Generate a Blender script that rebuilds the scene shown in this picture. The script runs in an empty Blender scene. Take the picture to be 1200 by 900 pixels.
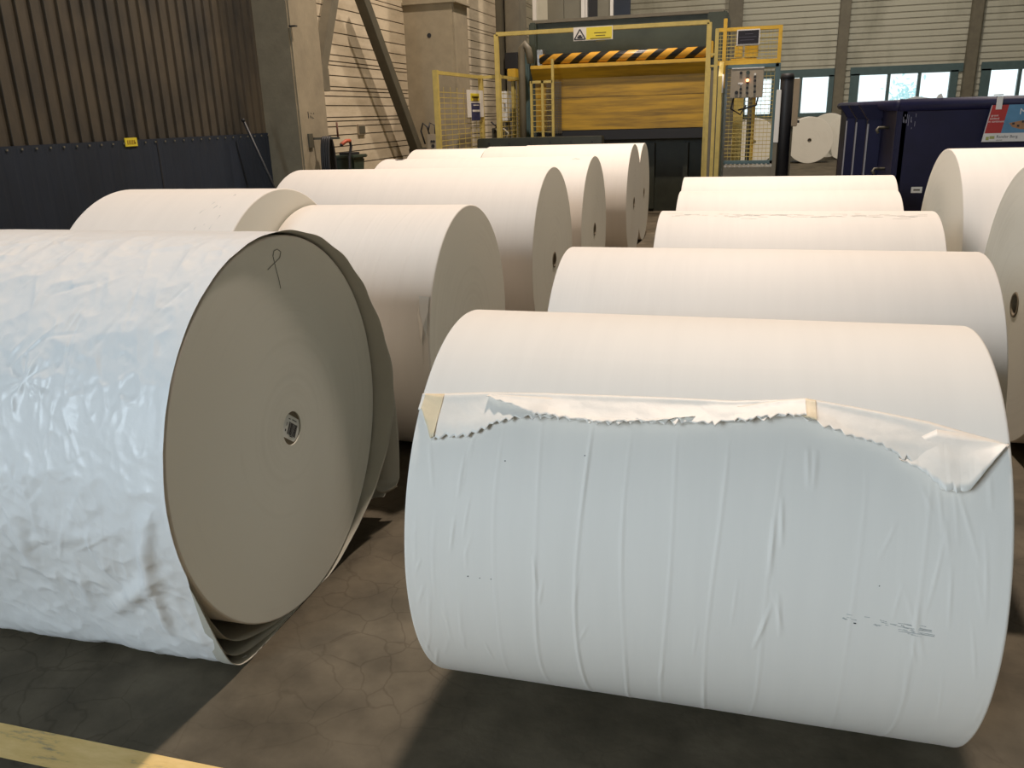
import bpy, bmesh, math, random
import numpy as np
from mathutils import Vector, Matrix
from math import sin, cos, pi, radians, hypot, sqrt, atan2
random.seed(7); rng = np.random.default_rng(11)
scene = bpy.context.scene; COL = scene.collection
# ---------------------------------------------------------------- camera
FPX, PITCH, ROLL, YAW, EYE = 966.3, radians(18.057), radians(-1.766), radians(15.987), 1.70
fw = Vector((-sin(YAW)*cos(PITCH), cos(YAW)*cos(PITCH), -sin(PITCH)))
r0 = Vector((cos(YAW), sin(YAW), 0)); u0 = r0.cross(fw)
rt = cos(ROLL)*r0 + sin(ROLL)*u0; up = -sin(ROLL)*r0 + cos(ROLL)*u0
cd = bpy.data.cameras.new('camera'); cam = bpy.data.objects.new('camera', cd); COL.objects.link(cam)
cam.matrix_world = Matrix(((rt.x, up.x, -fw.x, 0), (rt.y, up.y, -fw.y, 0), (rt.z, up.z, -fw.z, EYE), (0, 0, 0, 1)))
cd.sensor_fit = 'HORIZONTAL'; cd.sensor_width = 36.0; cd.lens = 36.0*FPX/1200.0; cd.clip_start = .05; cd.clip_end = 300
scene.camera = cam
def ray(px, py): return rt*((px-600)/FPX) + up*(-(py-450)/FPX) + fw
def at_y(px, py, Y): d = ray(px, py); return Vector((0, 0, EYE)) + d*(Y/d.y)
def at_x(px, py, X): d = ray(px, py); return Vector((0, 0, EYE)) + d*(X/d.x)
# ---------------------------------------------------------------- materials
def newmat(name):
    m = bpy.data.materials.new(name); m.use_nodes = True
    nt = m.node_tree; return m, nt, nt.nodes['Principled BSDF']
def rgb(r, g, b):
    f = lambda c: (c/255/12.92) if c/255 <= .04045 else ((c/255+.055)/1.055)**2.4
    return (f(r), f(g), f(b), 1)
def simple(name, col, rough=.6, metal=0., noise=0., nscale=6., bump=0., bscale=40., coat=0.):
    m, nt, b = newmat(name); N, L = nt.nodes, nt.links
    b.inputs['Base Color'].default_value = col; b.inputs['Roughness'].default_value = rough; b.inputs['Metallic'].default_value = metal
    if coat: b.inputs['Coat Weight'].default_value = coat
    tc = N.new('ShaderNodeTexCoord')
    if noise:
        n = N.new('ShaderNodeTexNoise'); n.inputs['Scale'].default_value = nscale; n.inputs['Detail'].default_value = 6
        n.inputs['Roughness'].default_value = .65
        L.new(tc.outputs['Object'], n.inputs['Vector'])
        r = N.new('ShaderNodeValToRGB'); r.color_ramp.elements[0].position = .3; r.color_ramp.elements[1].position = .72
        r.color_ramp.elements[0].color = tuple(c*(1-noise) for c in col[:3])+(1,)
        r.color_ramp.elements[1].color = tuple(min(1, c*(1+noise*.5)) for c in col[:3])+(1,)
        L.new(n.outputs['Fac'], r.inputs['Fac']); L.new(r.outputs['Color'], b.inputs['Base Color'])
    if bump:
        n2 = N.new('ShaderNodeTexNoise'); n2.inputs['Scale'].default_value = bscale; n2.inputs['Detail'].default_value = 4
        L.new(tc.outputs['Object'], n2.inputs['Vector'])
        bp = N.new('ShaderNodeBump'); bp.inputs['Strength'].default_value = bump; bp.inputs['Distance'].default_value = .01
        L.new(n2.outputs['Fac'], bp.inputs['Height']); L.new(bp.outputs['Normal'], b.inputs['Normal'])
    return m
def emis(name, col, s):
    m, nt, b = newmat(name); b.inputs['Base Color'].default_value = col
    b.inputs['Emission Color'].default_value = col; b.inputs['Emission Strength'].default_value = s; return m
def paper_mat(name, col, rough=.62, bump=.05):
    m, nt, b = newmat(name); N, L = nt.nodes, nt.links
    tc = N.new('ShaderNodeTexCoord')
    mp = N.new('ShaderNodeMapping'); mp.inputs['Scale'].default_value = (9, .9, .9); L.new(tc.outputs['Object'], mp.inputs['Vector'])
    n = N.new('ShaderNodeTexNoise'); n.inputs['Scale'].default_value = 2.2; n.inputs['Detail'].default_value = 3; L.new(mp.outputs['Vector'], n.inputs['Vector'])
    r = N.new('ShaderNodeValToRGB'); r.color_ramp.elements[0].position = .25; r.color_ramp.elements[1].position = .75
    r.color_ramp.elements[0].color = tuple(c*.965 for c in col[:3])+(1,); r.color_ramp.elements[1].color = col
    L.new(n.outputs['Fac'], r.inputs['Fac']); L.new(r.outputs['Color'], b.inputs['Base Color'])
    b.inputs['Roughness'].default_value = rough; b.inputs['Specular IOR Level'].default_value = .25
    mp2 = N.new('ShaderNodeMapping'); mp2.inputs['Scale'].default_value = (14, 1.2, 1.2); L.new(tc.outputs['Object'], mp2.inputs['Vector'])
    n2 = N.new('ShaderNodeTexNoise'); n2.inputs['Scale'].default_value = 4; n2.inputs['Detail'].default_value = 5; L.new(mp2.outputs['Vector'], n2.inputs['Vector'])
    bp = N.new('ShaderNodeBump'); bp.inputs['Strength'].default_value = bump; bp.inputs['Distance'].default_value = .02
    L.new(n2.outputs['Fac'], bp.inputs['Height']); L.new(bp.outputs['Normal'], b.inputs['Normal'])
    return m
def end_mat():
    m, nt, b = newmat('paper_end_grain'); N, L = nt.nodes, nt.links
    tc = N.new('ShaderNodeTexCoord'); sp = N.new('ShaderNodeSeparateXYZ'); L.new(tc.outputs['Object'], sp.inputs[0])
    cb = N.new('ShaderNodeCombineXYZ'); L.new(sp.outputs['Y'], cb.inputs['X'])
    # object origin sits on the floor below the axis: rings are drawn with a radius stored in a vertex attribute
    at = N.new('ShaderNodeAttribute'); at.attribute_name = 'ring'
    cb2 = N.new('ShaderNodeCombineXYZ'); L.new(at.outputs['Fac'], cb2.inputs['X'])
    n = N.new('ShaderNodeTexNoise'); n.inputs['Scale'].default_value = 34; n.inputs['Detail'].default_value = 6; L.new(cb2.outputs[0], n.inputs['Vector'])
    n3 = N.new('ShaderNodeTexNoise'); n3.inputs['Scale'].default_value = 2.0; n3.inputs['Detail'].default_value = 3; L.new(tc.outputs['Object'], n3.inputs['Vector'])
    ad = N.new('ShaderNodeMath'); ad.operation = 'ADD'; L.new(n.outputs['Fac'], ad.inputs[0]); L.new(n3.outputs['Fac'], ad.inputs[1])
    r = N.new('ShaderNodeValToRGB'); r.color_ramp.elements[0].position = .6; r.color_ramp.elements[1].position = 1.3
    r.color_ramp.elements[0].color = (.73, .71, .625, 1); r.color_ramp.elements[1].color = (.80, .78, .695, 1)
    L.new(ad.outputs[0], r.inputs['Fac']); L.new(r.outputs['Color'], b.inputs['Base Color']); b.inputs['Roughness'].default_value = .8
    return m
M = {}
M['paper'] = paper_mat('paper_white', (.835, .78, .715, 1))
M['paper_front'] = paper_mat('paper_front', (.835, .785, .715, 1), .6, .03)
M['wrap'] = simple('wrapping_paper_white', (.85, .84, .82, 1), .38, 0, .03, 3, .16, 26)
M['flap'] = simple('torn_wrapper', (.86, .81, .735, 1), .5, 0, .08, 9, .12, 40)
M['tape'] = simple('beige_tape', (.82, .68, .46, 1), .45, 0, .1, 20, .1, 60)
M['end'] = end_mat()
M['core'] = simple('core_board', rgb(120, 108, 88), .8, 0, .2, 30)
M['dark'] = simple('near_black', (.012, .012, .014, 1), .6)
M['black'] = simple('black_rubber', (.018, .018, .02, 1), .5)
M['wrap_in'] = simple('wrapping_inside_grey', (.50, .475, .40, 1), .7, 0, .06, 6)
M['label'] = simple('label_paper', (.8, .79, .74, 1), .5)
M['pencil'] = simple('pencil_grey', (.26, .25, .21, 1), .8)
M['smudge'] = simple('smudge_grey', (.50, .49, .465, 1), .8)
M['concrete'] = simple('concrete_grey', rgb(150, 139, 116), .85, 0, .22, 3, .15, 30)
M['steel_dark'] = simple('painted_steel_dark', rgb(84, 80, 66), .55, 0, .2, 6)
M['steel_grey'] = simple('painted_steel_grey', rgb(112, 106, 90), .55, 0, .2, 5)
M['teal'] = simple('painted_teal', rgb(78, 100, 102), .5, 0, .15, 6)
M['green'] = simple('machine_green', rgb(62, 68, 54), .5, 0, .3, 3, .1, 20)
M['green_dark'] = simple('machine_green_dark', rgb(44, 48, 38), .55, 0, .35, 5)
M['yellow'] = simple('yellow_paint', rgb(206, 164, 40), .45, 0, .18, 7)
M['yellow_pale'] = simple('yellow_pale_paint', rgb(188, 168, 92), .5, 0, .2, 8)
M['yellow_sign'] = simple('sign_yellow', rgb(214, 196, 52), .5)
M['white'] = simple('white_paint', (.72, .71, .67, 1), .5)
M['sign_white'] = simple('sign_white', (.66, .63, .58, 1), .5)
M['sign_blue'] = simple('sign_navy', rgb(38, 44, 88), .5)
M['box_grey'] = simple('cabinet_grey', rgb(150, 138, 118), .45, 0, .12, 12)
M['metal'] = simple('bare_metal', (.45, .43, .40, 1), .35, .8, .2, 12)
M['navy'] = simple('skip_navy', (.010, .011, .042, 1), .5, 0, .35, 2.2, .05, 8); M['navy'].node_tree.nodes['Principled BSDF'].inputs['Specular IOR Level'].default_value = .25
M['red'] = simple('poster_red', rgb(168, 44, 42), .5)
M['poster_blue'] = simple('poster_blue', rgb(84, 134, 168), .5, 0, .2, 8)
M['poster_white'] = simple('poster_white', (.70, .68, .65, 1), .5)
M['ship'] = simple('ship_tan', rgb(164, 120, 84), .6, 0, .2, 30)
M['logo'] = simple('logo_olive', rgb(160, 162, 96), .6)
M['ink'] = simple('print_ink', (.02, .02, .025, 1), .6)
M['bin_green'] = simple('bin_green', rgb(52, 64, 54), .45)
M['hose_orange'] = simple('handle_orange', rgb(176, 78, 48), .5)
M['yline'] = None
def floor_mat():
    m, nt, b = newmat('concrete_floor'); N, L = nt.nodes, nt.links
    tc = N.new('ShaderNodeTexCoord')
    n = N.new('ShaderNodeTexNoise'); n.inputs['Scale'].default_value = 1.6; n.inputs['Detail'].default_value = 8; n.inputs['Roughness'].default_value = .62
    L.new(tc.outputs['Object'], n.inputs['Vector'])
    r = N.new('ShaderNodeValToRGB'); e = r.color_ramp.elements; e[0].position = .28; e[0].color = (.052, .042, .026, 1); e[1].position = .74; e[1].color = (.165, .136, .094, 1)
    L.new(n.outputs['Fac'], r.inputs['Fac'])
    n2 = N.new('ShaderNodeTexNoise'); n2.inputs['Scale'].default_value = 5.5; n2.inputs['Detail'].default_value = 5; L.new(tc.outputs['Object'], n2.inputs['Vector'])
    r2 = N.new('ShaderNodeValToRGB'); r2.color_ramp.elements[0].position = .35; r2.color_ramp.elements[0].color = (.72, .72, .72, 1); r2.color_ramp.elements[1].position = .62; r2.color_ramp.elements[1].color = (1, 1, 1, 1)
    L.new(n2.outputs['Fac'], r2.inputs['Fac'])
    mx = N.new('ShaderNodeMixRGB'); mx.blend_type = 'MULTIPLY'; mx.inputs['Fac'].default_value = 1
    L.new(r.outputs['Color'], mx.inputs[1]); L.new(r2.outputs['Color'], mx.inputs[2])
    # fine cracks: distorted voronoi cell edges
    nd = N.new('ShaderNodeTexNoise'); nd.inputs['Scale'].default_value = 3; nd.inputs['Detail'].default_value = 4; L.new(tc.outputs['Object'], nd.inputs['Vector'])
    mv = N.new('ShaderNodeMixRGB'); mv.blend_type = 'ADD'; mv.inputs['Fac'].default_value = .22; L.new(tc.outputs['Object'], mv.inputs[1]); L.new(nd.outputs['Color'], mv.inputs[2])
    v = N.new('ShaderNodeTexVoronoi'); v.feature = 'DISTANCE_TO_EDGE'; v.inputs['Scale'].default_value = 6.5; L.new(mv.outputs[0], v.inputs['Vector'])
    rc = N.new('ShaderNodeValToRGB'); rc.color_ramp.elements[0].position = .0; rc.color_ramp.elements[0].color = (.74, .72, .70, 1); rc.color_ramp.elements[1].position = .03; rc.color_ramp.elements[1].color = (1, 1, 1, 1)
    L.new(v.outputs['Distance'], rc.inputs['Fac'])
    # cracks only show in patches
    nm = N.new('ShaderNodeTexNoise'); nm.inputs['Scale'].default_value = 1.1; L.new(tc.outputs['Object'], nm.inputs['Vector'])
    rm = N.new('ShaderNodeValToRGB'); rm.color_ramp.elements[0].position = .42; rm.color_ramp.elements[1].position = .58; L.new(nm.outputs['Fac'], rm.inputs['Fac'])
    mx2 = N.new('ShaderNodeMixRGB'); mx2.blend_type = 'MULTIPLY'; L.new(rm.outputs['Color'], mx2.inputs['Fac'])
    L.new(mx.outputs[0], mx2.inputs[1]); L.new(rc.outputs['Color'], mx2.inputs[2])
    L.new(mx2.outputs[0], b.inputs['Base Color']); b.inputs['Roughness'].default_value = .7; b.inputs['Specular IOR Level'].default_value = .2
    bp = N.new('ShaderNodeBump'); bp.inputs['Strength'].default_value = .12; bp.inputs['Distance'].default_value = .01
    n4 = N.new('ShaderNodeTexNoise'); n4.inputs['Scale'].default_value = 40; n4.inputs['Detail'].default_value = 5; L.new(tc.outputs['Object'], n4.inputs['Vector'])
    L.new(n4.outputs['Fac'], bp.inputs['Height']); L.new(bp.outputs['Normal'], b.inputs['Normal'])
    return m
M['floor'] = floor_mat()
def worn_yellow():
    m, nt, b = newmat('worn_yellow_line'); N, L = nt.nodes, nt.links
    tc = N.new('ShaderNodeTexCoord'); n = N.new('ShaderNodeTexNoise'); n.inputs['Scale'].default_value = 9; n.inputs['Detail'].default_value = 9; n.inputs['Roughness'].default_value = .7
    mp = N.new('ShaderNodeMapping'); mp.inputs['Scale'].default_value = (.5, 2, 1); L.new(tc.outputs['Object'], mp.inputs['Vector']); L.new(mp.outputs[0], n.inputs['Vector'])
    r = N.new('ShaderNodeValToRGB'); e = r.color_ramp.elements; e[0].position = .33; e[0].color = (.26, .22, .15, 1); e[1].position = .44; e[1].color = (.70, .48, .17, 1)
    e2 = e.new(.7); e2.color = (.84, .60, .26, 1)
    L.new(n.outputs['Fac'], r.inputs['Fac']); L.new(r.outputs['Color'], b.inputs['Base Color']); b.inputs['Roughness'].default_value = .6
    return m
M['yline'] = worn_yellow()
def streaky(name, c1, c2, scale, sx, sy, sz, rough=.6, p0=.35, p1=.65):
    m, nt, b = newmat(name); N, L = nt.nodes, nt.links
    tc = N.new('ShaderNodeTexCoord'); mp = N.new('ShaderNodeMapping'); mp.inputs['Scale'].default_value = (sx, sy, sz); L.new(tc.outputs['Object'], mp.inputs['Vector'])
    n = N.new('ShaderNodeTexNoise'); n.inputs['Scale'].default_value = scale; n.inputs['Detail'].default_value = 7; n.inputs['Roughness'].default_value = .65; L.new(mp.outputs[0], n.inputs['Vector'])
    r = N.new('ShaderNodeValToRGB'); e = r.color_ramp.elements; e[0].position = p0; e[0].color = c1; e[1].position = p1; e[1].color = c2
    L.new(n.outputs['Fac'], r.inputs['Fac']); L.new(r.outputs['Color'], b.inputs['Base Color']); b.inputs['Roughness'].default_value = rough
    return m
M['corr'] = streaky('dirty_corrugated_steel', rgb(44, 42, 38), rgb(76, 68, 55), 1.5, 1, 1, .55, .6, .36, .6)
M['blue_low'] = streaky('dusty_blue_panel', rgb(19, 29, 42), rgb(27, 38, 54), 1.4, 1, 1, .5, .6)
M['board'] = streaky('painted_boards', rgb(178, 164, 138), rgb(206, 192, 166), 2.2, 1, .6, 2.5, .75, .3, .6)
M['siding'] = streaky('grey_white_siding', rgb(150, 148, 132), rgb(186, 184, 168), .8, 1, 1, .4, .7, .3, .55)
M['curtain'] = streaky('grimy_yellow_plate', rgb(104, 80, 24), rgb(186, 146, 34), 3.2, .22, 1, 3.0, .5, .30, .60)
M['panel_grey'] = simple('grey_door_panel', rgb(118, 116, 102), .6, 0, .12, 2)
def glass():
    m = bpy.data.materials.new('window_glass'); m.use_nodes = True; nt = m.node_tree; N, L = nt.nodes, nt.links
    N.remove(N['Principled BSDF']); o = N['Material Output']
    t = N.new('ShaderNodeBsdfTransparent'); t.inputs[0].default_value = (.93, .96, .96, 1); g = N.new('ShaderNodeBsdfGlossy'); g.inputs['Roughness'].default_value = .03
    mx = N.new('ShaderNodeMixShader'); mx.inputs[0].default_value = .05; L.new(t.outputs[0], mx.inputs[1]); L.new(g.outputs[0], mx.inputs[2]); L.new(mx.outputs[0], o.inputs[0]); return m
M['glass'] = glass()
# ---------------------------------------------------------------- object helpers
def setp(o, label=None, cat=None, group=None, kind=None):
    if label: o['label'] = label
    if cat: o['category'] = cat
    if group: o['group'] = group
    if kind: o['kind'] = kind
    return o
def root(name, loc, label, cat, group=None):
    o = bpy.data.objects.new(name, None); COL.objects.link(o); o.location = loc; o.empty_display_size = .1
    return setp(o, label, cat, group)
def top_of(o):
    while o.parent: o = o.parent
    return o
def link(name, me, mats, parent=None, smooth=False, org=None):
    for m in (mats if isinstance(mats, (list, tuple)) else [mats]): me.materials.append(m)
    o = bpy.data.objects.new(name, me); COL.objects.link(o)
    if smooth: me.polygons.foreach_set('use_smooth', [True]*len(me.polygons))
    if parent is not None:
        me.transform(Matrix.Translation(-top_of(parent).location)); o.parent = parent
    elif org is not None:
        me.transform(Matrix.Translation(-Vector(org))); o.location = org
    return o
class MB:
    def __init__(s): s.bm = bmesh.new(); s.mi = 0
    def _f(s, vs):
        try: f = s.bm.faces.new(vs); f.material_index = s.mi; return f
        except ValueError: return None
    def hexa(s, p):           # 8 corners: 4 bottom ccw, 4 top ccw
        v = [s.bm.verts.new(q) for q in p]
        for a in ((3, 2, 1, 0), (4, 5, 6, 7), (0, 1, 5, 4), (1, 2, 6, 5), (2, 3, 7, 6), (3, 0, 4, 7)): s._f([v[i] for i in a])
        return s
    def box(s, a, b):
        x0, x1 = sorted((a[0], b[0])); y0, y1 = sorted((a[1], b[1])); z0, z1 = sorted((a[2], b[2]))
        return s.hexa([(x0, y0, z0), (x1, y0, z0), (x1, y1, z0), (x0, y1, z0), (x0, y0, z1), (x1, y0, z1), (x1, y1, z1), (x0, y1, z1)])
    def bar(s, p, q, w, h=None, upv=(0, 0, 1)):
        p, q = Vector(p), Vector(q); h = h or w; d = (q-p).normalized(); u = Vector(upv)
        if abs(d.dot(u)) > .98: u = Vector((0, 1, 0))
        a = d.cross(u).normalized(); b = a.cross(d)
        a *= w/2; b *= h/2
        return s.hexa([p-a-b, p+a-b, q+a-b, q-a-b, p-a+b, p+a+b, q+a+b, q-a+b])
    def tube(s, pts, r, n=10, cap=True):
        pts = [Vector(p) for p in pts]; rings = []; pa = None
        for i, p in enumerate(pts):
            d = (pts[min(i+1, len(pts)-1)]-pts[max(i-1, 0)]).normalized()
            if pa is None:
                u = Vector((0, 0, 1)) if abs(d.z) < .9 else Vector((0, 1, 0)); pa = d.cross(u).normalized()
            pa = (pa - d*pa.dot(d)).normalized(); b = d.cross(pa); rr = r[i] if isinstance(r, (list, tuple)) else r
            rings.append([s.bm.verts.new(p+pa*(rr*cos(2*pi*k/n))+b*(rr*sin(2*pi*k/n))) for k in range(n)])
        for A, B in zip(rings, rings[1:]):
            for k in range(n): s._f([A[k], A[(k+1) % n], B[(k+1) % n], B[k]])
        if cap: s._f(rings[0][::-1]); s._f(rings[-1])
        return s
    def prism(s, poly, d):    # closed polygon (3d pts), extruded by vector d
        d = Vector(d); a = [s.bm.verts.new(Vector(p)) for p in poly]; b = [s.bm.verts.new(Vector(p)+d) for p in poly]; n = len(a)
        s._f(a[::-1]); s._f(b)
        for k in range(n): s._f([a[k], a[(k+1) % n], b[(k+1) % n], b[k]])
        return s
    def build(s, name, mat, parent=None, smooth=False, bevel=0., org=None):
        bmesh.ops.recalc_face_normals(s.bm, faces=s.bm.faces[:])
        if bevel: bmesh.ops.bevel(s.bm, geom=s.bm.edges[:], offset=bevel, segments=2, affect='EDGES', clamp_overlap=True)
        me = bpy.data.meshes.new(name); s.bm.to_mesh(me); s.bm.free()
        return link(name, me, mat, parent, smooth, org)
def grid_mesh(name, V, closed=False, uvring=None):
    # V: (nu, nv, 3) array -> quad mesh; closed wraps v
    nu, nv = V.shape[:2]; idx = np.arange(nu*nv).reshape(nu, nv)
    j = np.arange(nv if closed else nv-1); j2 = (j+1) % nv
    F = np.stack([idx[:-1][:, j], idx[1:][:, j], idx[1:][:, j2], idx[:-1][:, j2]], -1).reshape(-1, 4)
    me = bpy.data.meshes.new(name); me.from_pydata(V.reshape(-1, 3).tolist(), [], F.tolist()); me.update(); return me
def text_mesh(s, size, ex=.0006):
    c = bpy.data.curves.new('lettering', 'FONT'); c.body = s; c.size = size; c.extrude = ex; c.resolution_u = 3
    o = bpy.data.objects.new('lettering', c); COL.objects.link(o)
    me = bpy.data.meshes.new_from_object(o.evaluated_get(bpy.context.evaluated_depsgraph_get()))
    bpy.data.objects.remove(o); bpy.data.curves.remove(c); return me
def text_at(name, s, size, pos, mat, parent, rot=None):     # reads upright towards -Y unless rot is given
    me = text_mesh(s, size); R = rot if rot is not None else Matrix.Rotation(pi/2, 4, 'X')
    me.transform(Matrix.Translation(pos) @ R); return link(name, me, mat, parent)
# value noise on numpy arrays
def vnoise(x, y, seed=0):
    xi = np.floor(x).astype(np.int64); yi = np.floor(y).astype(np.int64); fx = x-xi; fy = y-yi
    fx = fx*fx*fx*(fx*(fx*6-15)+10); fy = fy*fy*fy*(fy*(fy*6-15)+10)
    def h(a, b):
        n = (a*374761393 + b*668265263 + seed*974634777) & 0x7fffffff
        n = ((n ^ (n >> 13))*1274126177) & 0x7fffffff
        return ((n ^ (n >> 16)) & 0xffff)/65535.0
    return (h(xi, yi)*(1-fx)+h(xi+1, yi)*fx)*(1-fy)+(h(xi, yi+1)*(1-fx)+h(xi+1, yi+1)*fx)*fy
def crease_field(x, s, creases):
    # sum of tent/gauss ridges along short segments: (x, s, angle from s direction, half length, width, height)
    out = np.zeros_like(x)
    for cx, cs, a, hl, w, h in creases:
        dx, ds = x-cx, s-cs; t = ds*cos(a)+dx*sin(a); n = dx*cos(a)-ds*sin(a)
        out += h*np.exp(-(n/w)**2)*np.clip(1-np.abs(t)/hl, 0, 1)**.6
    return out
# ---------------------------------------------------------------- paper rolls
def roll_profile_mesh(x0, x1, y, R, nseg=128, core=.068, nx=2, disp=None, yaw=0, phis=None, recess=.10, b=.006):
    xs = [x0+recess, x0+recess, x0] + [x0, x0, x0+b*.3, x0+b] ; rs = [1e-4, core, core] + [R*.5, R-b, R-b*.3, R]
    nb = len(xs); xi = list(np.linspace(x0+b, x1-b, nx+1))[1:-1]; xs += xi; rs += [R]*len(xi)
    xs += [x1-b, x1-b*.3, x1, x1, x1, x1-recess, x1-recess]; rs += [R, R-b*.3, R-b, R*.5, core, core, 1e-4]
    xs = np.array(xs); rs = np.array(rs)
    ph = np.linspace(0, 2*pi, nseg, endpoint=False) if phis is None else phis
    X = np.repeat(xs[:, None], len(ph), 1); RR = np.repeat(rs[:, None], len(ph), 1); PH = np.repeat(ph[None], len(xs), 0)
    if disp is not None:
        w = np.clip((RR-R*.97)/(R*.02), 0, 1); RR = RR + w*disp(X, PH)
    V = np.stack([X, y-RR*np.cos(PH), R+RR*np.sin(PH)], -1)
    me = grid_mesh('roll', V, closed=True)
    nf = len(ph); mi = np.zeros((len(xs)-1, nf), np.int32)
    mi[:4] = 1; mi[len(xs)-5:] = 1
    me.polygons.foreach_set('material_index', mi.reshape(-1))
    at = me.attributes.new('ring', 'FLOAT', 'POINT'); at.data.foreach_set('value', RR.reshape(-1).astype(np.float32))
    me.polygons.foreach_set('use_smooth', (mi.reshape(-1) == 0).tolist())
    return me
def core_ring(x, y, zc, ro, ri, d, n=40):     # open tube end at x, going d inwards
    mb = MB(); A = []
    for (xx, rr) in ((x, ri), (x-.0035*np.sign(d), ri+.002), (x-.0035*np.sign(d), ro-.002), (x, ro), (x+d, ro), (x+d, ri)):
        A.append([mb.bm.verts.new((xx, y-rr*cos(2*pi*k/n), zc+rr*sin(2*pi*k/n))) for k in range(n)])
    for a, b in zip(A, A[1:]+A[:1]):
        for k in range(n): mb._f([a[k], a[(k+1) % n], b[(k+1) % n], b[k]])
    return mb
def roll(label, y, R, x0, x1, core=.068, ends=(0, 1), group=None, **kw):
    r = root('paper_roll', ((x0+x1)/2, y, 0), label, 'paper roll', group)
    me = roll_profile_mesh(x0, x1, y, R, core=core, **kw)
    body = link('wound_paper', me, [kw.pop('mat', M['paper']), M['end']], r)
    for e in ends:
        core_ring(x1 if e else x0, y, R, core-.001, core-.017, -.09 if e else .09).build('core_tube', M['core'], r, True)
    return r, body
def cylpt(y, R, x, phi, off=0.):
    return Vector((x, y-(R+off)*cos(phi), R+(R+off)*sin(phi)))
def strip_on_roll(y, R, pts, w, off=.0012):   # thin drawn line on the mantle, pts (x, phi deg)
    mb = MB(); P = [cylpt(y, R, a, radians(b), off) for a, b in pts]
    for p, q in zip(P, P[1:]): mb.bar(p, q, w, .0015)
    return mb
# ---- front roll of the right-hand row (torn wrapper)
y1, R1, a1, b1 = 2.305, .566, -.805, .593
ridge = [(-.563, .45, 3), (-.458, 1.0, -4), (-.348, 1.5, 2), (-.238, 1.0, 0), (-.134, .95, 5), (-.027, 1.0, 8), (.096, .5, 12), (.283, .35, 4), (.418, .5, 6)]
cr = []
for k in range(26): cr.append((rng.uniform(-.79, -.60), rng.uniform(-.35, .42), rng.normal(.15, .2), rng.uniform(.02, .10), rng.uniform(.003, .006), rng.uniform(.0006, .0016)))
for k in range(18): cr.append((rng.uniform(.40, .58), rng.uniform(-.25, .40), rng.normal(-.12, .15), rng.uniform(.03, .12), rng.uniform(.003, .006), rng.uniform(.0006, .0014)))
for k in range(8): cr.append((rng.uniform(-.5, .4), rng.uniform(-.3, .35), rng.normal(0, .25), rng.uniform(.03, .07), .004, .001))
cr += [(-.455, .05, -.1, .05, .004, .003), (-.44, .0, .15, .04, .004, .002), (-.66, .28, .05, .06, .004, .0025), (-.672, .13, .1, .05, .004, .0025),
       (.10, .18, .02, .07, .005, .003), (.118, .24, -.05, .06, .005, .003), (.09, -.02, .25, .07, .005, .003), (.125, .02, -.1, .06, .005, .0026), (.17, .37, -.05, .05, .006, .0025), (.185, .365, .05, .05, .006, .0025)]
def disp_front(X, PH):
    s = (PH+pi) % (2*pi) - pi; arc = s*R1; d = np.zeros_like(X)
    win = np.clip((.46-arc)/.12, 0, 1)*np.clip((arc+.62)/.2, 0, 1)
    for xk, h, tilt in ridge:
        xc = xk + .0009*tilt*arc*8*.5 + .006*np.sin(arc*7+xk*40)
        hh = .0017*h*np.clip(.35+.9*vnoise(arc*5+xk*91, arc*0+xk*37, 3), 0, 1.3)
        d += hh*np.exp(-((X-xc)/.0048)**2)*win
    d += crease_field(X, arc, cr)*np.clip((.62-np.abs(arc))/.1, 0, 1)
    edge = np.exp(-np.minimum(X-a1, b1-X)/.10)
    d += (.0016*(vnoise(X*22, arc*9, 5)-.5)*edge + .0012*(vnoise(X*4, arc*3, 9)-.5))*np.clip((.5-arc)/.1, 0, 1)*np.clip((arc+1.0)/.3, 0, 1)
    return d
ph = np.concatenate([np.radians(np.arange(-75, 65, .45)), np.radians(np.arange(65, 285, 3.))])
rr1, body1 = roll('large white paper roll with a torn jagged wrapper flap, nearest the camera on the right', y1, R1, a1, b1, ends=(), nx=520, disp=disp_front, phis=ph)
body1.data.materials[0] = M['paper_front']
# torn flap: top edge and jagged lower edge in (x, degrees round the mantle)
def hit(px, py, off):    # point of the mantle (radius R1+off) on a line of sight -> (x, degrees round)
    d = ray(px, py); r = R1+off; a = d.y**2+d.z**2; b = 2*(-d.y*y1+d.z*(EYE-R1)); c = y1*y1+(EYE-R1)**2-r*r
    t = (-b-sqrt(b*b-4*a*c))/(2*a); return t*d.x, math.degrees(atan2(EYE+t*d.z-R1, y1-t*d.y))
LX, LV = [-.80, -.74, -.60, -.50, -.45, -.30, -.1, .03, .13, .2, .3, .40, .46, .52, .59], [.004, .012, .012, .024, .038, .034, .028, .026, .034, .028, .020, .018, .028, .026, .008]
liftf = lambda x: float(np.interp(x, LX, LV))
def trace(pts, k=1., add=0.):
    o = []
    for px, py in pts:
        x, p = hit(px, py, .01)
        for _ in range(3): x, p = hit(px, py, .002+k*liftf(x)+add)
        o.append((x, p))
    return sorted(o)
ftop = trace([(493, 461), (520, 461), (570, 459.5), (640, 460), (700, 462), (780, 465), (860, 469), (920, 467.5), (945, 466), (1000, 476), (1050, 486), (1090, 494), (1135, 507), (1182, 520)], .1)
fbot = trace([(494, 480), (505, 515), (540, 511), (575, 499), (592, 494), (620, 488), (660, 491), (700, 495), (760, 495), (800, 496), (850, 495), (880, 492), (910, 488), (930, 488), (950, 492), (975, 501), (1000, 511), (1045, 528), (1075, 546), (1090, 558), (1110, 574), (1128, 577), (1138, 572), (1182, 521.5)])
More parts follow.
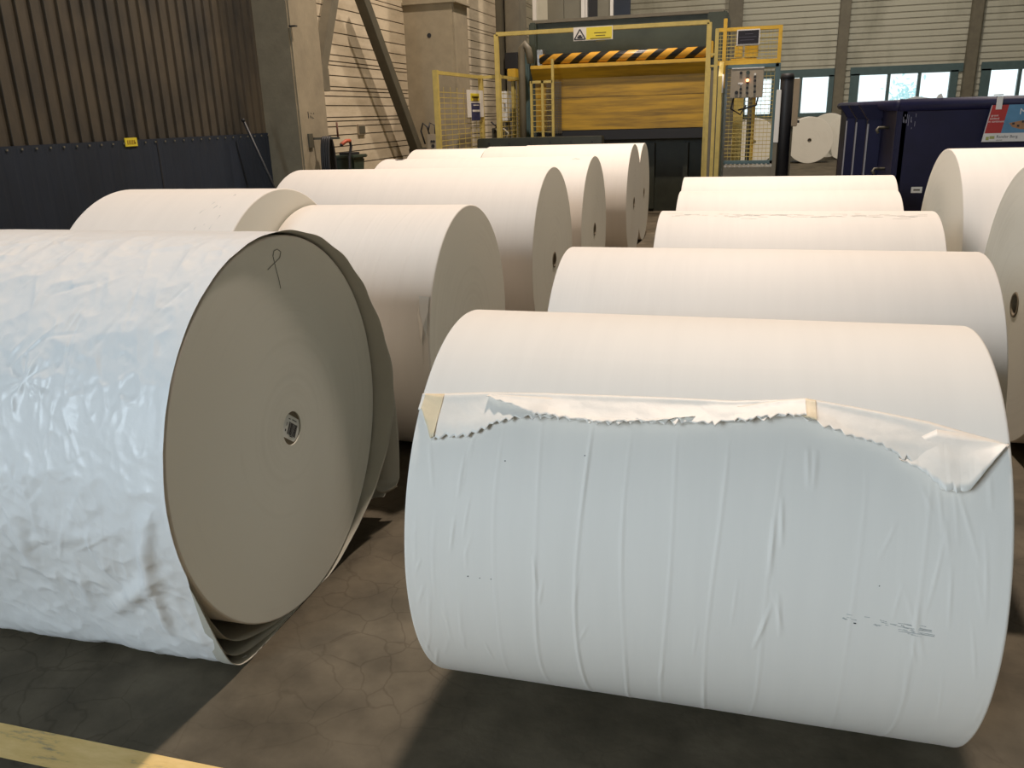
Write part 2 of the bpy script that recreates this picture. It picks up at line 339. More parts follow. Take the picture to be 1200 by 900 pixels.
def flap_patch(name, xa, xb, topc, botc, lift, mat, parent, n=420, nv=14, teeth=1.0, seed=1, base=.0015, top_in=None):
    tx, ty = zip(*topc); bx, by = zip(*botc)
    r = np.random.default_rng(seed); u = np.linspace(0, 1, n); xt = xa+(xb-xa)*u
    tp = np.interp(xt, tx, ty); bp = np.interp(xt, bx, by)
    # saw-tooth torn edge
    p = 0; kx = [xa]; 
    while kx[-1] < xb: kx.append(kx[-1]+r.uniform(.005, .019))
    kv = [(r.uniform(-.1, 1.) if i % 2 else r.uniform(-1., .25)) for i in range(len(kx))]
    bp0 = bp.copy(); bp = bp + np.clip((.505-xt)/.03, .08, 1)*teeth*np.interp(xt, kx, kv)*1.3
    v = np.linspace(0, 1, nv); X = np.repeat(xt[:, None], nv, 1); PHd = tp[:, None]*(1-v)+bp[:, None]*v
    arc = np.radians(PHd)*R1
    v = np.clip((tp[:, None]-PHd)/np.maximum(.3, (tp-bp0)[:, None]), 0, 1.3)
    L = np.array([lift(x) for x in xt])[:, None]
    off = base + L*v**1.5 + (.006*(vnoise(X*8.5, arc*22, seed)-.4)+.003*np.abs(vnoise(X*17+arc*20, arc*30-X*9, seed+9)-.5))*np.sin(pi*np.clip(v*.85, .0, 1))*(L > 0.003) \
          + .004*np.abs(vnoise(X*9, arc*14, seed+4)-.5)*v + .003*np.exp(-((v-.08)/.08)**2)
    off = np.maximum(off, .0012)
    P = np.radians(PHd)
    V = np.stack([X, y1-(R1+off)*np.cos(P), R1+(R1+off)*np.sin(P)], -1)
    o = link(name, grid_mesh(name, V), mat, parent, True)
    sm = o.modifiers.new('thickness', 'SOLIDIFY'); sm.thickness = .0012; sm.offset = 1
    return o
fl = flap_patch('torn_flap', -.803, .584, ftop, fbot, liftf, M['flap'], rr1, 620, 16)
setp(fl, 'crumpled torn strip of wrapper with a zigzag edge')
# folded layers lying on the flap
def fold(tp, bt, x0, x1, seed, teeth, add):
    flap_patch('flap_fold', x0, x1, trace(tp, .15, add), trace(bt, 1, add), lambda x: liftf(x), M['flap'], fl, 200, 8, teeth, seed, add)
fold([(570, 461), (640, 464), (700, 472), (760, 479), (815, 485)], [(570, 463), (600, 474), (625, 484), (660, 489), (700, 493), (760, 493), (815, 487)], -.62, -.09, 8, .5, .006)
fold([(822, 481), (870, 474), (915, 467), (944, 465)], [(822, 493), (850, 494), (880, 491), (910, 487), (930, 486), (944, 487)], .0, .162, 12, .7, .007)
fold([(1052, 532), (1072, 515), (1098, 502), (1130, 507), (1180, 520)], [(1052, 536), (1075, 548), (1090, 559), (1110, 575), (1128, 578), (1138, 573), (1180, 522)], .36, .578, 17, .5, .006)
for xa, xb, s in ((-.795, -.742, 3), (.133, .185, 4)):
    t = flap_patch('tape_patch', xa, xb, [(x, a-.3) for x, a in ftop], [(x, b+.3) for x, b in fbot], liftf, M['tape'], fl, 40, 10, .5, s, .0045)
    setp(t, 'beige tape on the torn flap')
# grey scuffs and dots
mb = MB(); r_ = np.random.default_rng(5)
for k in range(30):
    x = r_.uniform(.26, .44); p = 3.6-6*(x-.26)+r_.normal(0, .5); mb.bar(cylpt(y1, R1, x, radians(p), .0012), cylpt(y1, R1, x+r_.uniform(.004, .016), radians(p-r_.uniform(0, .35)), .0012), .0016, .0008)
for k in range(26):
    x = r_.uniform(.375, .435); p = 2.4+r_.normal(0, .7); mb.bar(cylpt(y1, R1, x, radians(p), .0012), cylpt(y1, R1, x+r_.uniform(.01, .03), radians(p-.1), .0012), .0012, .0008)
setp(mb.build('scuff_mark', M['smudge'], rr1), kind='stuff')
for x, p, sz_ in ((.285, 2.4, .005), (-.632, 2.2, .003), (-.60, 2.1, .002), (-.57, 2.2, .002), (.33, 12, .002), (-.55, 33, .003), (-.35, 36, .003)):
    MB().bar(cylpt(y1, R1, x, radians(p), .001), cylpt(y1, R1, x+sz_, radians(p), .001), sz_, .0012).build('dirt_speck', M['ink'], rr1)
# ---- rest of the right-hand row
RR = .566
roll('smooth white paper roll directly behind the roll with the torn flap', 3.587, RR, -.75, .905, ends=())
r3, _ = roll('white paper roll third from the front in the right-hand row, faintly soiled on top', 5.007, RR, -.485, .995, ends=())
mb = MB(); r_ = np.random.default_rng(9)
for k in range(70):
    x = r_.uniform(-.45, .95); p = 79+r_.normal(0, 1.6); mb.bar(cylpt(5.007, RR, x, radians(p), .0008), cylpt(5.007, RR, x+r_.uniform(.01, .09), radians(p+r_.normal(0, .2)), .0008), .0016, .0006)
setp(mb.build('dirt_streak', simple('dust_tan', (.64, .60, .54, 1), .8), r3), kind='stuff')
roll('white paper roll fourth from the front in the right-hand row', 6.278, RR, -.475, .995, ends=())
roll('farthest white paper roll of the right-hand row, in front of the yellow machine cage', 7.636, RR, -.545, 1.165, ends=())
# ---- left-hand row
def disp_l3(X, PH):
    s = (PH+pi) % (2*pi) - pi; arc = s*.635; d = np.zeros_like(X)
    for xk, h, t in ((-1.80, .8, .05), (-1.765, .6, .04), (-1.745, .8, .06), (-1.72, .5, .05), (-1.66, 1.3, .10), (-1.60, .6, .08), (-1.53, .9, .12), (-1.48, .5, .05), (-1.95, .5, .05)):
        d += .0016*h*np.exp(-((X-xk-t*(arc-.5)-.006*np.sin(arc*9+xk*30))/.005)**2)*np.clip((arc+.05)/.3, 0, 1)*np.clip((1.05-arc)/.3, 0, 1)
    d += .002*(vnoise(X*5, arc*3, 21)-.5)
    return d
phl = np.concatenate([np.radians(np.arange(-40, 110, 1.)), np.radians(np.arange(110, 320, 3.))])
r3l, _ = roll('white paper roll with thin wrinkle lines and a torn edge, behind the wrapped roll', 4.054, .635, -2.275, -1.37, ends=(), nx=200, disp=disp_l3, phis=phl)
# small torn corner on its edge
def mantle_poly(name, y, R, pts, mat, parent, off=.004, curl=.0, th=.0012):
    P = [cylpt(y, R, x, radians(p), off+c) for x, p, c in pts]; me = bpy.data.meshes.new(name)
    me.from_pydata([tuple(p) for p in P], [], [list(range(len(P)))]); o = link(name, me, mat, parent)
    sm = o.modifiers.new('thickness', 'SOLIDIFY'); sm.thickness = th; return o
mantle_poly('torn_flap', 4.054, .635, [(-1.43, 26.5, .002), (-1.378, 26.2, .004), (-1.376, 20, .008), (-1.378, 9, .016), (-1.392, 14, .02), (-1.415, 19, .008)], M['white'], r3l)
mantle_poly('torn_flap', 4.054, .635, [(-1.43, 26, .0), (-1.416, 19, .012), (-1.392, 13.5, .02), (-1.398, 9, .014), (-1.405, 4.5, .004), (-1.416, 10, .0), (-1.428, 18, .0)], M['flap'], r3l)
mantle_poly('torn_flap', 4.054, .635, [(-1.405, 5, 0), (-1.403, 5, .003), (-1.402, -3, .001), (-1.404, -3, 0)], M['flap'], r3l)
def wrinkle(seed, R, amp=.002, k=6):
    def f(X, PH):
        s = (PH+pi) % (2*pi) - pi; arc = s*R
        return amp*(vnoise(X*5+seed, arc*2.2, seed)-.5)+amp*.35*(vnoise(X*22, arc*1.5, seed+2)-.5)
    return f
r2l, _ = roll('white paper roll farthest left, behind the wrapped roll, with wrinkle shading drawn on its mantle', 3.80, .69, -3.21, -2.286, ends=(), nx=120, disp=wrinkle(3, .69))
mb = strip_on_roll(3.80, .69, [(-2.50, 52), (-2.47, 66), (-2.44, 78)], .004); P = None
for a in ([(-2.46, 54), (-2.44, 66)], [(-2.56, 50), (-2.525, 62), (-2.50, 70)], [(-2.42, 52), (-2.405, 60)]):
    Q = [cylpt(3.80, .69, x, radians(p), .001) for x, p in a]
    for p, q in zip(Q, Q[1:]): mb.bar(p, q, .002, .001)
mb.build('wrinkle_shade', simple('wrinkle_shade_grey', (.62, .61, .59, 1), .8), r2l)  # flat grey strips: the shade of the wrinkles put into the colour
roll('long white paper roll with a smooth top, third in the left-hand row', 5.976, .669, -3.395, -1.355, ends=(1,), core=.06)
r5, _ = roll('white paper roll with a small dark tear near its left top edge', 7.723, .662, -3.42, -1.36, ends=(1,), core=.06)
mantle_poly('tear_hole', 7.723, .662, [(-3.30, 84, 0), (-3.25, 86, 0), (-3.20, 85, 0), (-3.22, 82.5, 0), (-3.28, 82, 0)], M['dark'], r5)
for x, p, w in ((-1.52, 78, .02), (-1.50, 77, .03), (-1.535, 76, .015)): MB().bar(cylpt(7.723, .662, x, radians(p), .001), cylpt(7.723, .662, x+w, radians(p-.6), .001), .006, .001).build('dirt_speck', M['pencil'], r5)
roll('short white paper roll, left one of two lying end to end, far left row', 10.097, .66, -4.055, -3.10, ends=(), core=.06)
roll('white paper roll near the green machine at the far end of the left row', 10.097, .668, -3.085, -1.303, ends=(1,), core=.06)
roll('farthest paper roll of the left row, only its end showing past the others', 11.62, .645, -3.0, -1.365, ends=(1,), core=.06)
# ---- rolls at the right edge
roll('white paper roll in front of the blue skip, its end towards the aisle', 6.09, .705, 1.241, 3.1, ends=(0,), core=.06)
roll('paper roll at the right edge of the picture with its hollow core showing', 4.661, .703, 1.349, 2.9, ends=(0,), core=.066)
# ---- distant rolls by the windows (axes pointing down the hall)
def far_roll(label, x, y, R, L, yaw):
    r = root('paper_roll', (x, y, 0), label, 'paper roll', 'paper rolls stored under the far windows')
    me = roll_profile_mesh(-L/2, L/2, 0, R, 64, core=.06)
    me.transform(Matrix.Translation((x, y, 0)) @ Matrix.Rotation(pi/2+yaw, 4, 'Z'))
    link('wound_paper', me, [M['paper'], M['end']], r)
    mb = core_ring(-L/2, 0, R, .059, .045, .09, 24); bmesh.ops.transform(mb.bm, matrix=Matrix.Translation((x, y, 0)) @ Matrix.Rotation(pi/2+yaw, 4, 'Z'), verts=mb.bm.verts[:])
    mb.build('core_tube', M['core'], r, True)
far_roll('distant paper roll below the single window pane, its round end facing us', 1.77, 28.6, .69, 1.0, 0)
far_roll('distant paper roll half hidden behind the round-ended one under the window', 2.62, 31.9, .72, 1.2, -.1)
far_roll('distant paper roll beside the corner of the blue skip, its side turned to us', 3.17, 29.95, .70, 1.0, -.45)
far_roll('distant paper roll seen through the mesh of the control cage', .12, 28.6, .69, 1.5, 0)
# ---- wrapped roll, front left
yL, RL, xa, xb = 2.407, .672, -4.3, -1.502
rl = root('paper_roll', (-2.4, yL, 0), 'big grey-ended paper roll in loose crumpled white wrapping, front left', 'paper roll')
meL = roll_profile_mesh(xa, xb, yL, RL, 160, core=.06, recess=.012)
link('wound_paper', meL, [M['paper'], M['end']], rl)
# plug and barcode label in the core
def disc(name, x, y, z, r, mat, parent, th=.003, n=40):
    return MB().prism([(x, y+r*cos(2*pi*k/n), z+r*sin(2*pi*k/n)) for k in range(n)], (th, 0, 0)).build(name, mat, parent)
plug = disc('core_plug', xb-.011, yL, RL, .0595, M['core'], rl, .006)
def disc_clip(mat):
    # label: a disc cut off by two parallel chords, turned a little
    r = .055; c = .041; A = radians(-36); pts = []
    for k in range(72):
        t = 2*pi*k/72; a, b = r*cos(t), max(-c, min(c, r*sin(t))); a = math.copysign(sqrt(max(0, r*r-b*b)), a) if abs(r*sin(t)) <= c else a
        pts.append((xb-.005, yL+a*cos(A)-b*sin(A), RL+a*sin(A)+b*cos(A)))
    return MB().prism(pts, (.0015, 0, 0)).build('core_label', mat, plug)
lab = disc_clip(M['label']); setp(lab, 'round barcode label')
A = radians(-36)
def lp(a, b, dx=0.): return Vector((xb-.0032+dx, yL+a*cos(A)-b*sin(A), RL+a*sin(A)+b*cos(A)))
mb = MB(); q = -.016; r_ = random.Random(3)
q = -.022
while q < .034:
    w = r_.choice([.0012, .0018, .003]); mb.prism([lp(q, -.026), lp(q+w, -.026), lp(q+w, .018), lp(q, .018)], (.0004, 0, 0)); q += w+r_.choice([.001, .0014, .002])
for a, b, w, h in ((-.038, -.02, .006, .008), (-.03, .026, .012, .003), (-.005, .028, .03, .003), (.0, -.03, .02, .003), (-.036, .0, .003, .012)):
    mb.prism([lp(a, b), lp(a+w, b), lp(a+w, b+h), lp(a, b+h)], (.0004, 0, 0))
mb.build('barcode', M['ink'], plug)
# pencil loop on the end
pl = [(309, 340), (318, 322), (328, 303), (329, 295), (325, 291), (321, 293), (320, 300), (323, 313), (327, 328), (329, 339)]
pl = [(px+(0 if 1 else 0), py) for px, py in pl]
mb = MB(); P = [at_x(px, py, xb+.001) for px, py in [(314, 316), (321, 309), (328, 302), (329, 295), (325, 292), (321, 294), (320, 300), (323, 313), (327, 328), (329, 338)]]
for p, q in zip(P, P[1:]): mb.bar(p, q, .0022, .001, (1, 0, 0))
mb.build('pencil_mark', M['pencil'], rl)
# wrapping: radius over angle (0 = towards camera, 90 = top, 180 = back, -90 = floor)
def wrap_radius(PH, k=1.0, pad=.010):
    s = (PH+pi) % (2*pi) - pi; R = RL+pad
    pt = radians(-18.3)               # where the sheet leaves the roll at the front
    cx, cz = -.487, -RL               # corner on the floor in front
    r = np.full_like(s, R)
    m = (s < pt) & (s > -pi/2)
    line1 = R/np.maximum(1e-6, np.cos(s-pt)); line2 = RL/np.maximum(1e-6, -np.sin(s))
    n = 16.; sm = (line1**-n+line2**-n)**(-1/n)
    r = np.where(m, R+(np.minimum(sm, 1.4*R)-R)*k, r)
    r = np.minimum(r, np.where(np.sin(s) < 0, (RL-.0005)/np.maximum(1e-6, -np.sin(s)), 9))
    return r
rw = np.random.default_rng(4); stars = [(-1.985, radians(29.9)*RL, 9, .006, .12), (-2.25, radians(80)*RL, 7, .004, .16), (-2.02, radians(4)*RL, 7, .003, .12)]
wc = []
for k in range(170):
    wc.append((rw.uniform(-3.2, -1.55), rw.uniform(-.35, 1.0), rw.normal(.35, .5), rw.uniform(.03, .11), rw.uniform(.005, .014), rw.choice([-1, 1])*rw.uniform(.001, .0042)))
for k in range(50):
    wc.append((rw.uniform(-2.25, -1.75), rw.uniform(-.15, .7), rw.normal(0, .35), rw.uniform(.03, .09), rw.uniform(.005, .010), rw.uniform(.001, .0032)))
# the broad folds at the lower right corner
wc += [(-1.61, -.16, .30, .20, .026, .026), (-1.72, -.32, .9, .18, .03, .022), (-1.80, -.30, -.5, .13, .025, -.016), (-1.66, -.40, .2, .10, .02, .018), (-1.92, -.34, .4, .12, .02, .008), (-2.05, -.15, .2, .16, .025, .008), (-1.98, -.30, -.2, .12, .02, -.007), (-1.58, -.42, -.3, .10, .02, .012), (-1.86, -.12, 1.3, .22, .02, .004)]
def wrap_disp(X, PH):
    s = (PH+pi) % (2*pi) - pi; arc = s*RL
    d = crease_field(X, arc, wc)
    for cx, cs, n, h, rad in stars:
        dx, ds = X-cx, arc-cs; rho = np.sqrt(dx*dx+ds*ds); th = np.arctan2(dx, ds)
        d += h*(np.abs(np.cos(th*n/2+.7*np.sin(3*th)))-.5)*np.exp(-(rho/rad)**1.3)*np.clip(rho/.03, 0, 1)*(.55+.9*np.abs(np.cos(th)))
    n1 = np.abs(vnoise(X*7+3, arc*5, 31)-.5); n2 = np.abs(vnoise(X*16+arc*6, arc*11-X*5, 33)-.5)
    n3 = np.abs(vnoise(X*30-arc*9, arc*24+X*11, 37)-.5)
    d += .020*(.25-n1)+.0105*(.25-n2)+.0042*(.25-n3)+.0014*(vnoise(X*55, arc*46, 35)-.5)
    calm = np.clip((1.12-arc)/.25, .18, 1)*np.clip((arc+2.2)/1, 0, 1)
    return d*calm
phw = np.concatenate([np.radians(np.arange(-90, 100, .45)), np.radians(np.arange(100, 270, 1.5))])
xsw = np.concatenate([np.linspace(-4.3, -2.75, 40), np.linspace(-2.74, xb-.005, 330)])
deg = np.degrees(phw)
# how far the sheet reaches past the end, and how much it flares there
ext = np.interp(deg, [-90, -75, -62, -50, -30, -18, 30, 60, 80, 95, 120, 150, 168, 180, 195, 215, 240, 262, 270], [-.005, -.01, -.03, -.055, -.02, .002, .002, .004, .01, .018, .036, .05, .07, .085, .085, .06, .02, 0, -.005])
flare = np.interp(deg, [-90, 60, 85, 110, 150, 180, 200, 235, 270], [0, 0, .004, .008, .012, .016, .014, 0, 0])
X = np.repeat(xsw[:, None], len(phw), 1); PHm = np.repeat(phw[None], len(xsw), 0)
w = wrap_radius(PHm)
D = wrap_disp(X, PHm); endcalm = np.clip((xb-X)/.05, .25, 1)
Rw = w + np.maximum(D*endcalm, -.004)
# extra columns beyond the end
ne = 9; t = np.linspace(0, 1, ne+1)[1:, None]
Xe = xsw[-1] + t*(ext[None]+.005); Re = w[-1][None] + D[-1][None]*.25 + flare[None]*t**1.5 + .004*np.sin(np.radians(deg)[None]*23)*t*np.clip(ext/.05, 0, 1)[None]
X = np.concatenate([X, Xe]); Rw = np.concatenate([Rw, Re]); PHm = np.repeat(phw[None], len(X), 0)
# the edge is drawn back at the floor corner
V = np.stack([X, yL-Rw*np.cos(PHm), np.maximum(RL+Rw*np.sin(PHm), .0008)], -1)
wrap = link('wrapping_paper', grid_mesh('wrap', V, closed=True), M['wrap'], rl, True)
wrap.data.materials.append(M['wrap_in'])
sm = wrap.modifiers.new('thickness', 'SOLIDIFY'); sm.thickness = .0015; sm.offset = -1; sm.material_offset = 1
setp(wrap, 'creased glossy white wrapping paper')
# inner loose layers showing in the gap under the end
for k, pad, e, seed in ((.44, .004, -.012, 3), (.80, .007, -.004, 5)):
    p2 = np.radians(np.arange(-128, -12, 1.)); xs2 = np.linspace(-2.0, xb+e, 14)
    XX = np.repeat(xs2[:, None], len(p2), 1); PP = np.repeat(p2[None], len(xs2), 0)
    g = np.clip((XX+2.0)/.4, 0, 1); rr = RL+.003+(wrap_radius(PP, k, pad)-RL-.003)*g
    pull = np.interp(np.degrees(p2), [-128, -70, -50, -25, -12], [0, -.005, -.03, .0, .0]); XX = XX+pull[None]*g
    V2 = np.stack([XX, yL-rr*np.cos(PP), np.maximum(RL+rr*np.sin(PP), .004+.006*(seed == 3))], -1)
    o = link('loose_layer', grid_mesh('layer', V2), M['wrap_in'], rl, True); sm = o.modifiers.new('thickness', 'SOLIDIFY'); sm.thickness = .0012
# sheet hanging loose down the back
def drape(name, ybase, x0, x1, ztop, zbot, amp, seed, mat):
    nu, nv = 36, 40; u = np.linspace(0, 1, nu)[:, None]; v = np.linspace(0, 1, nv)[None]
    x1v = x1 + .035*np.sin(np.clip(v, 0, 1)*pi*.75)
    Xd = x0+(x1v-x0)*u
    zb_ = zbot + .05*(1-u)**2 + .03*np.sin(u*5+seed)
    Z = ztop+(zb_-ztop)*v
    Yd = ybase + amp*np.sin(u*5.0+seed)*v**.7 - .05*(v-.3)**2
    c = np.clip((v-.9)/.1, 0, 1)                      # rolled hem
    Yd = Yd - .030*np.sin(c*pi*.9); Z = Z + .045*(1-np.cos(c*pi*.9))*.5
    V = np.stack([Xd+0*v, Yd+0*u, Z+0*u], -1); o = link(name, grid_mesh(name, V), mat, rl, True)
    sm = o.modifiers.new('thickness', 'SOLIDIFY'); sm.thickness = .0015; return o
drape('hanging_sheet', yL+RL+.045, -1.66, -1.455, .86, .10, .035, 1.2, M['wrap_in'])
drape('hanging_sheet', yL+RL+.005, -1.72, -1.515, .62, .02, .02, 3.0, M['wrap_in'])
# ---------------------------------------------------------------- the hall
XW = -5.5
HX, HY0, HY1, HZ = 16., -10., 33., 13.4
setp(MB().box((XW-.3, HY0, -.1), (HX, HY1+.3, 0)).build('floor', M['floor']), kind='structure')
setp(MB().box((XW-.3, HY0, HZ), (HX, HY1+.3, HZ+.15)).build('ceiling', simple('ceiling_grey', rgb(120, 118, 108), .8)), kind='structure')
setp(MB().box((HX, HY0, 0), (HX+.2, HY1, HZ)).build('wall_right', M['siding']), kind='structure')
mb = MB().box((XW-.3, HY0-.2, 0), (HX, HY0, HZ))
setp(mb.build('wall_front', M['siding']), kind='structure')
ln = MB().box((-5.4, 1.437, 0), (6, 1.552, .0012)).build('trim_1', M['yline']); setp(ln, 'worn yellow line painted across the concrete floor', kind='structure')
# left wall: ribbed steel above, blue sheet below
mb = MB(); yy = HY0; pit = .1432; y0r = 5.53-.1432*108
prof = []
y0r += pit*35
while y0r < 9.35:
    prof += [(XW, y0r), (XW, y0r+.086), (XW-.022, y0r+.100), (XW-.022, y0r+.129)]; y0r += pit
prof = [p for p in prof if p[1] <= 9.3]
ZS = 1.585
def lwall(z0, z1, depth, name, mat):
    mb = MB(); a = [mb.bm.verts.new((XW+(x-XW)*depth, y, z0)) for x, y in prof]; b = [mb.bm.verts.new((XW+(x-XW)*depth, y, z1)) for x, y in prof]
    for k in range(len(a)-1): mb._f([a[k], a[k+1], b[k+1], b[k]])
    return mb
setp(lwall(ZS-.03, HZ, 1, '', 0).build('wall_left', M['corr']), kind='structure')
mb = lwall(0, ZS, .07, '', 0); bmesh.ops.translate(mb.bm, vec=(.02, 0, 0), verts=mb.bm.verts[:])
low = setp(mb.build('wall_left_lower', M['blue_low']), kind='structure')
mb = MB()
for p in prof[::4]:
    if p[1] > 4: mb.box((XW+.018, p[1]+.035, ZS-.035), (XW+.03, p[1]+.05, ZS-.02))
o = setp(mb.build('trim_2', M['steel_grey']), 'row of bolt heads along the top edge of the blue panel', kind='structure')
setp(MB().box((XW-.01, 7.02, .0), (XW+.024, 7.035, ZS-.01)).build('trim_3', M['dark']), 'dark joint in the blue lower wall panel', kind='structure')
# boarded wall beyond the column
zl = [0, .25, .5, .72, .95, 1.12, 1.28, 1.36, 1.51, 1.62, 1.69, 1.74, 1.89, 2.01, 2.08, 2.13, 2.27, 2.40, 2.45, 2.53, 2.66, 2.81, 2.97, 3.12, 3.3, 3.36, 3.5, 3.7, 3.95, 4.2, 4.26, 4.5, 4.8, 5.1, 5.5, 6, 6.5, 7, 8, 9, HZ]
mb = MB()
for a, b in zip(zl, zl[1:]): mb.box((XW-.02-.003*random.random(), 9.3, a+.007), (XW+.10+.004*random.random(), HY1, b-.007))
setp(mb.build('wall_left_boards', M['board']), kind='structure')
setp(MB().box((XW-.32, 9.3, 0), (XW+.085, HY1, HZ)).box((XW-.32, -4.95, 0), (XW-.1, 9.3, HZ)).box((XW-.32, HY0, 6.6), (XW-.1, -4.95, HZ)).build('wall_left_backing', simple('joint_backing_grey', rgb(70, 62, 50), .9)), kind='structure')  # dark backing that shows as joints between the boards
# concrete columns
def column(label, x0, x1, y0, y1, parts):
    r = root('concrete_column', ((x0+x1)/2, (y0+y1)/2, 0), label, 'column')
    MB().box((x0, y0, 0), (x1, y1, HZ)).build('shaft', M['concrete'], r, bevel=.02)
    return r
c1 = column('square concrete column between the ribbed steel wall and the white boarded wall', XW-.02, -5.05, 9.02, 9.72, 0)
for i, (px, py, l) in enumerate(((361, 133, 5), (364.5, 133, 1.5), (367.5, 133, 1.5), (361.5, 137, 4), (364, 137, 3.5), (366, 138, 3), (367.5, 138.5, 1))):
    p = at_x(px, py, -5.05); mb = MB() if i == 0 else mb; mb.box((-5.051, p.y-.006, p.z-.004*l), (-5.047, p.y+.006, p.z+.004*l))
mb.build('stencil_mark', M['ink'], c1)
p = at_x(335.5, 30, -5.05); MB().box((-5.06, 9.015, p.z-.006), (-4.98, 9.07, p.z+.008)).build('hook', M['dark'], c1)
c2 = column('broad concrete column behind the yellow fence, with a dark hole in its face', XW+.05, -4.56, 13.25, 13.95, 0)
p = at_y(503, 41.5, 13.25); n = 14
MB().prism([(p.x+.035*cos(2*pi*k/n), 13.249, p.z+.035*sin(2*pi*k/n)) for k in range(n)], (0, -.004, 0)).build('hole', M['dark'], c2)
p = at_y(500, 4, 13.25); MB().box((XW+.05, 13.2, p.z-.015), (-4.5, 13.95, p.z+.03)).build('collar', M['concrete'], c2, bevel=.008)
# diagonal steel braces along the left wall
def brace(label, p, q, w, mat):
    r = root('steel_brace', p, label, 'brace')
    b = MB().bar(p, q, w, w*.8, (1, 0, 0)).build('beam', mat, r, bevel=.006)
    if p[2] < 1.5: MB().box((p[0]-.2, p[1]-.2, 0), (p[0]+.2, p[1]+.28, p[2]-.13)).build('pedestal', M['concrete'], r, bevel=.01)
    d = Vector(p); MB().box((d.x-w*.6, d.y-w*.9, d.z-.15), (d.x+w*.5, d.y+w*.9, d.z+.12)).build('foot_plate', mat, r, bevel=.004)
brace('dark diagonal steel brace running down to the foot of the broad concrete column', (-5.15, 12.92, 1.12), (-5.15, 11.13-2.3*.0, 3.35), .17, M['steel_dark'])
brace('short diagonal brace fixed to the side of the square concrete column', (-5.2, 9.862, 2.20), (-5.2, 10.68, 3.65), .16, M['steel_grey'])
# small box set in the boarded wall
p, q = at_x(418, 146, XW+.10), at_x(427, 158, XW+.10)
r = root('wall_socket', (XW+.10, (p.y+q.y)/2, q.z), 'small dark junction box set into the white boarded wall', 'socket')
MB().box((XW+.09, p.y, q.z), (XW+.125, q.y, p.z)).build('frame', M['box_grey'], r, bevel=.004)
MB().box((XW+.12, p.y+.02, q.z+.02), (XW+.13, q.y-.02, p.z-.02)).build('cover', M['steel_dark'], r)
# yellow plate on the ribbed wall
r = root('wall_sign', (XW+.03, 6.666, 1.52), 'small yellow number plate on the blue wall panel', 'sign')
MB().box((XW+.022, 6.584, 1.528), (XW+.03, 6.748, 1.604)).build('plate', M['yellow_sign'], r, bevel=.002)
mb = MB()
for k in range(5): mb.box((XW+.029, 6.612+k*.022, 1.548), (XW+.0318, 6.624+k*.022, 1.584))
mb.build('lettering', simple('sign_ochre', rgb(150, 116, 24), .6), r)
# leaning pole
r = root('pole', (-5.18, 8.66, 0), 'thin dark pole leaning against the ribbed wall beside the column', 'pole')
MB().tube([(-5.05, 8.95, 0), (-5.36, 8.36, 1.72)], .014, 8).build('shaft', M['black'], r, True); MB().tube([(-5.36, 8.36, 1.72), (-5.365, 8.35, 1.745)], .018, 8).build('end_cap', M['dark'], r, True)
# hose coil on the column bracket
r = root('hose_coil', (-4.85, 9.36, .5), 'coiled black hose hanging from a bracket on the square concrete column', 'hose')
for k in range(4):
    pts = []
    for i in range(41):
        t = 2*pi*i/40; pts.append((-4.925+.027*k, 9.33+.085*cos(t), 1.15+.36*sin(t)))
    MB().tube(pts, .019, 8, False).build('hose_loop', M['black'], r, True)
MB().bar((-5.05, 9.30, 1.50), (-4.72, 9.34, 1.50), .025).box((-5.055, 9.17, 1.40), (-5.03, 9.27, 1.56)).build('bracket', M['steel_dark'], r)
MB().tube([(-4.74, 9.34, 1.5), (-4.74, 9.34, 1.68)], .012, 8).build('bracket_pin', simple('rusty', rgb(96, 60, 42), .7), r, True)
# wheeled bin with orange handle
r = root('cart', (-4.80, 10.0, 0), 'dark green bin cart with an orange-gripped handle beside the coiled hose', 'cart')
xx = -4.98
mb = MB(); mb.hexa([(xx-.15, 9.86, .55), (xx+.15, 9.86, .55), (xx+.15, 10.04, .55), (xx-.15, 10.04, .55), (xx-.20, 9.78, 1.24), (xx+.20, 9.78, 1.24), (xx+.20, 10.12, 1.24), (xx-.20, 10.12, 1.24)]).build('tub', M['bin_green'], r, bevel=.015)
MB().box((xx-.22, 9.75, 1.24), (xx+.22, 10.17, 1.28)).build('rim', M['bin_green'], r, bevel=.012)
MB().box((xx-.02, 9.84, 1.28), (xx+.16, 10.06, 1.31)).build('lid', M['dark'], r, bevel=.005)
xh = -4.79
MB().tube([(xh, 9.68, .20), (xh, 9.68, 1.1), (xh, 9.70, 1.26), (xh, 9.77, 1.39), (xh, 9.745, 1.455), (xh, 9.64, 1.45), (xh, 9.50, 1.41)], .018, 8).build('handle', M['black'], r, True)
setp(MB().tube([(xh, 9.75, 1.456), (xh, 9.64, 1.457), (xh, 9.51, 1.42)], .022, 8).build('grip', M['hose_orange'], r, True), 'orange grip')
for s in (-1, 1):
    MB().tube([(xx+s*.20, 10.0, .12), (xx+s*.25, 10.0, .12)], .12, 20).build('wheel', M['black'], r, True)
MB().bar((xx-.21, 10.0, .12), (xx+.21, 10.0, .12), .03).bar((xx-.12, 9.9, .56), (xx-.12, 10.0, .12), .03).bar((xx+.12, 9.9, .56), (xx+.12, 10.0, .12), .03).bar((xh, 9.68, .22), (xx, 9.95, .56), .03).build('undercarriage', M['steel_dark'], r)
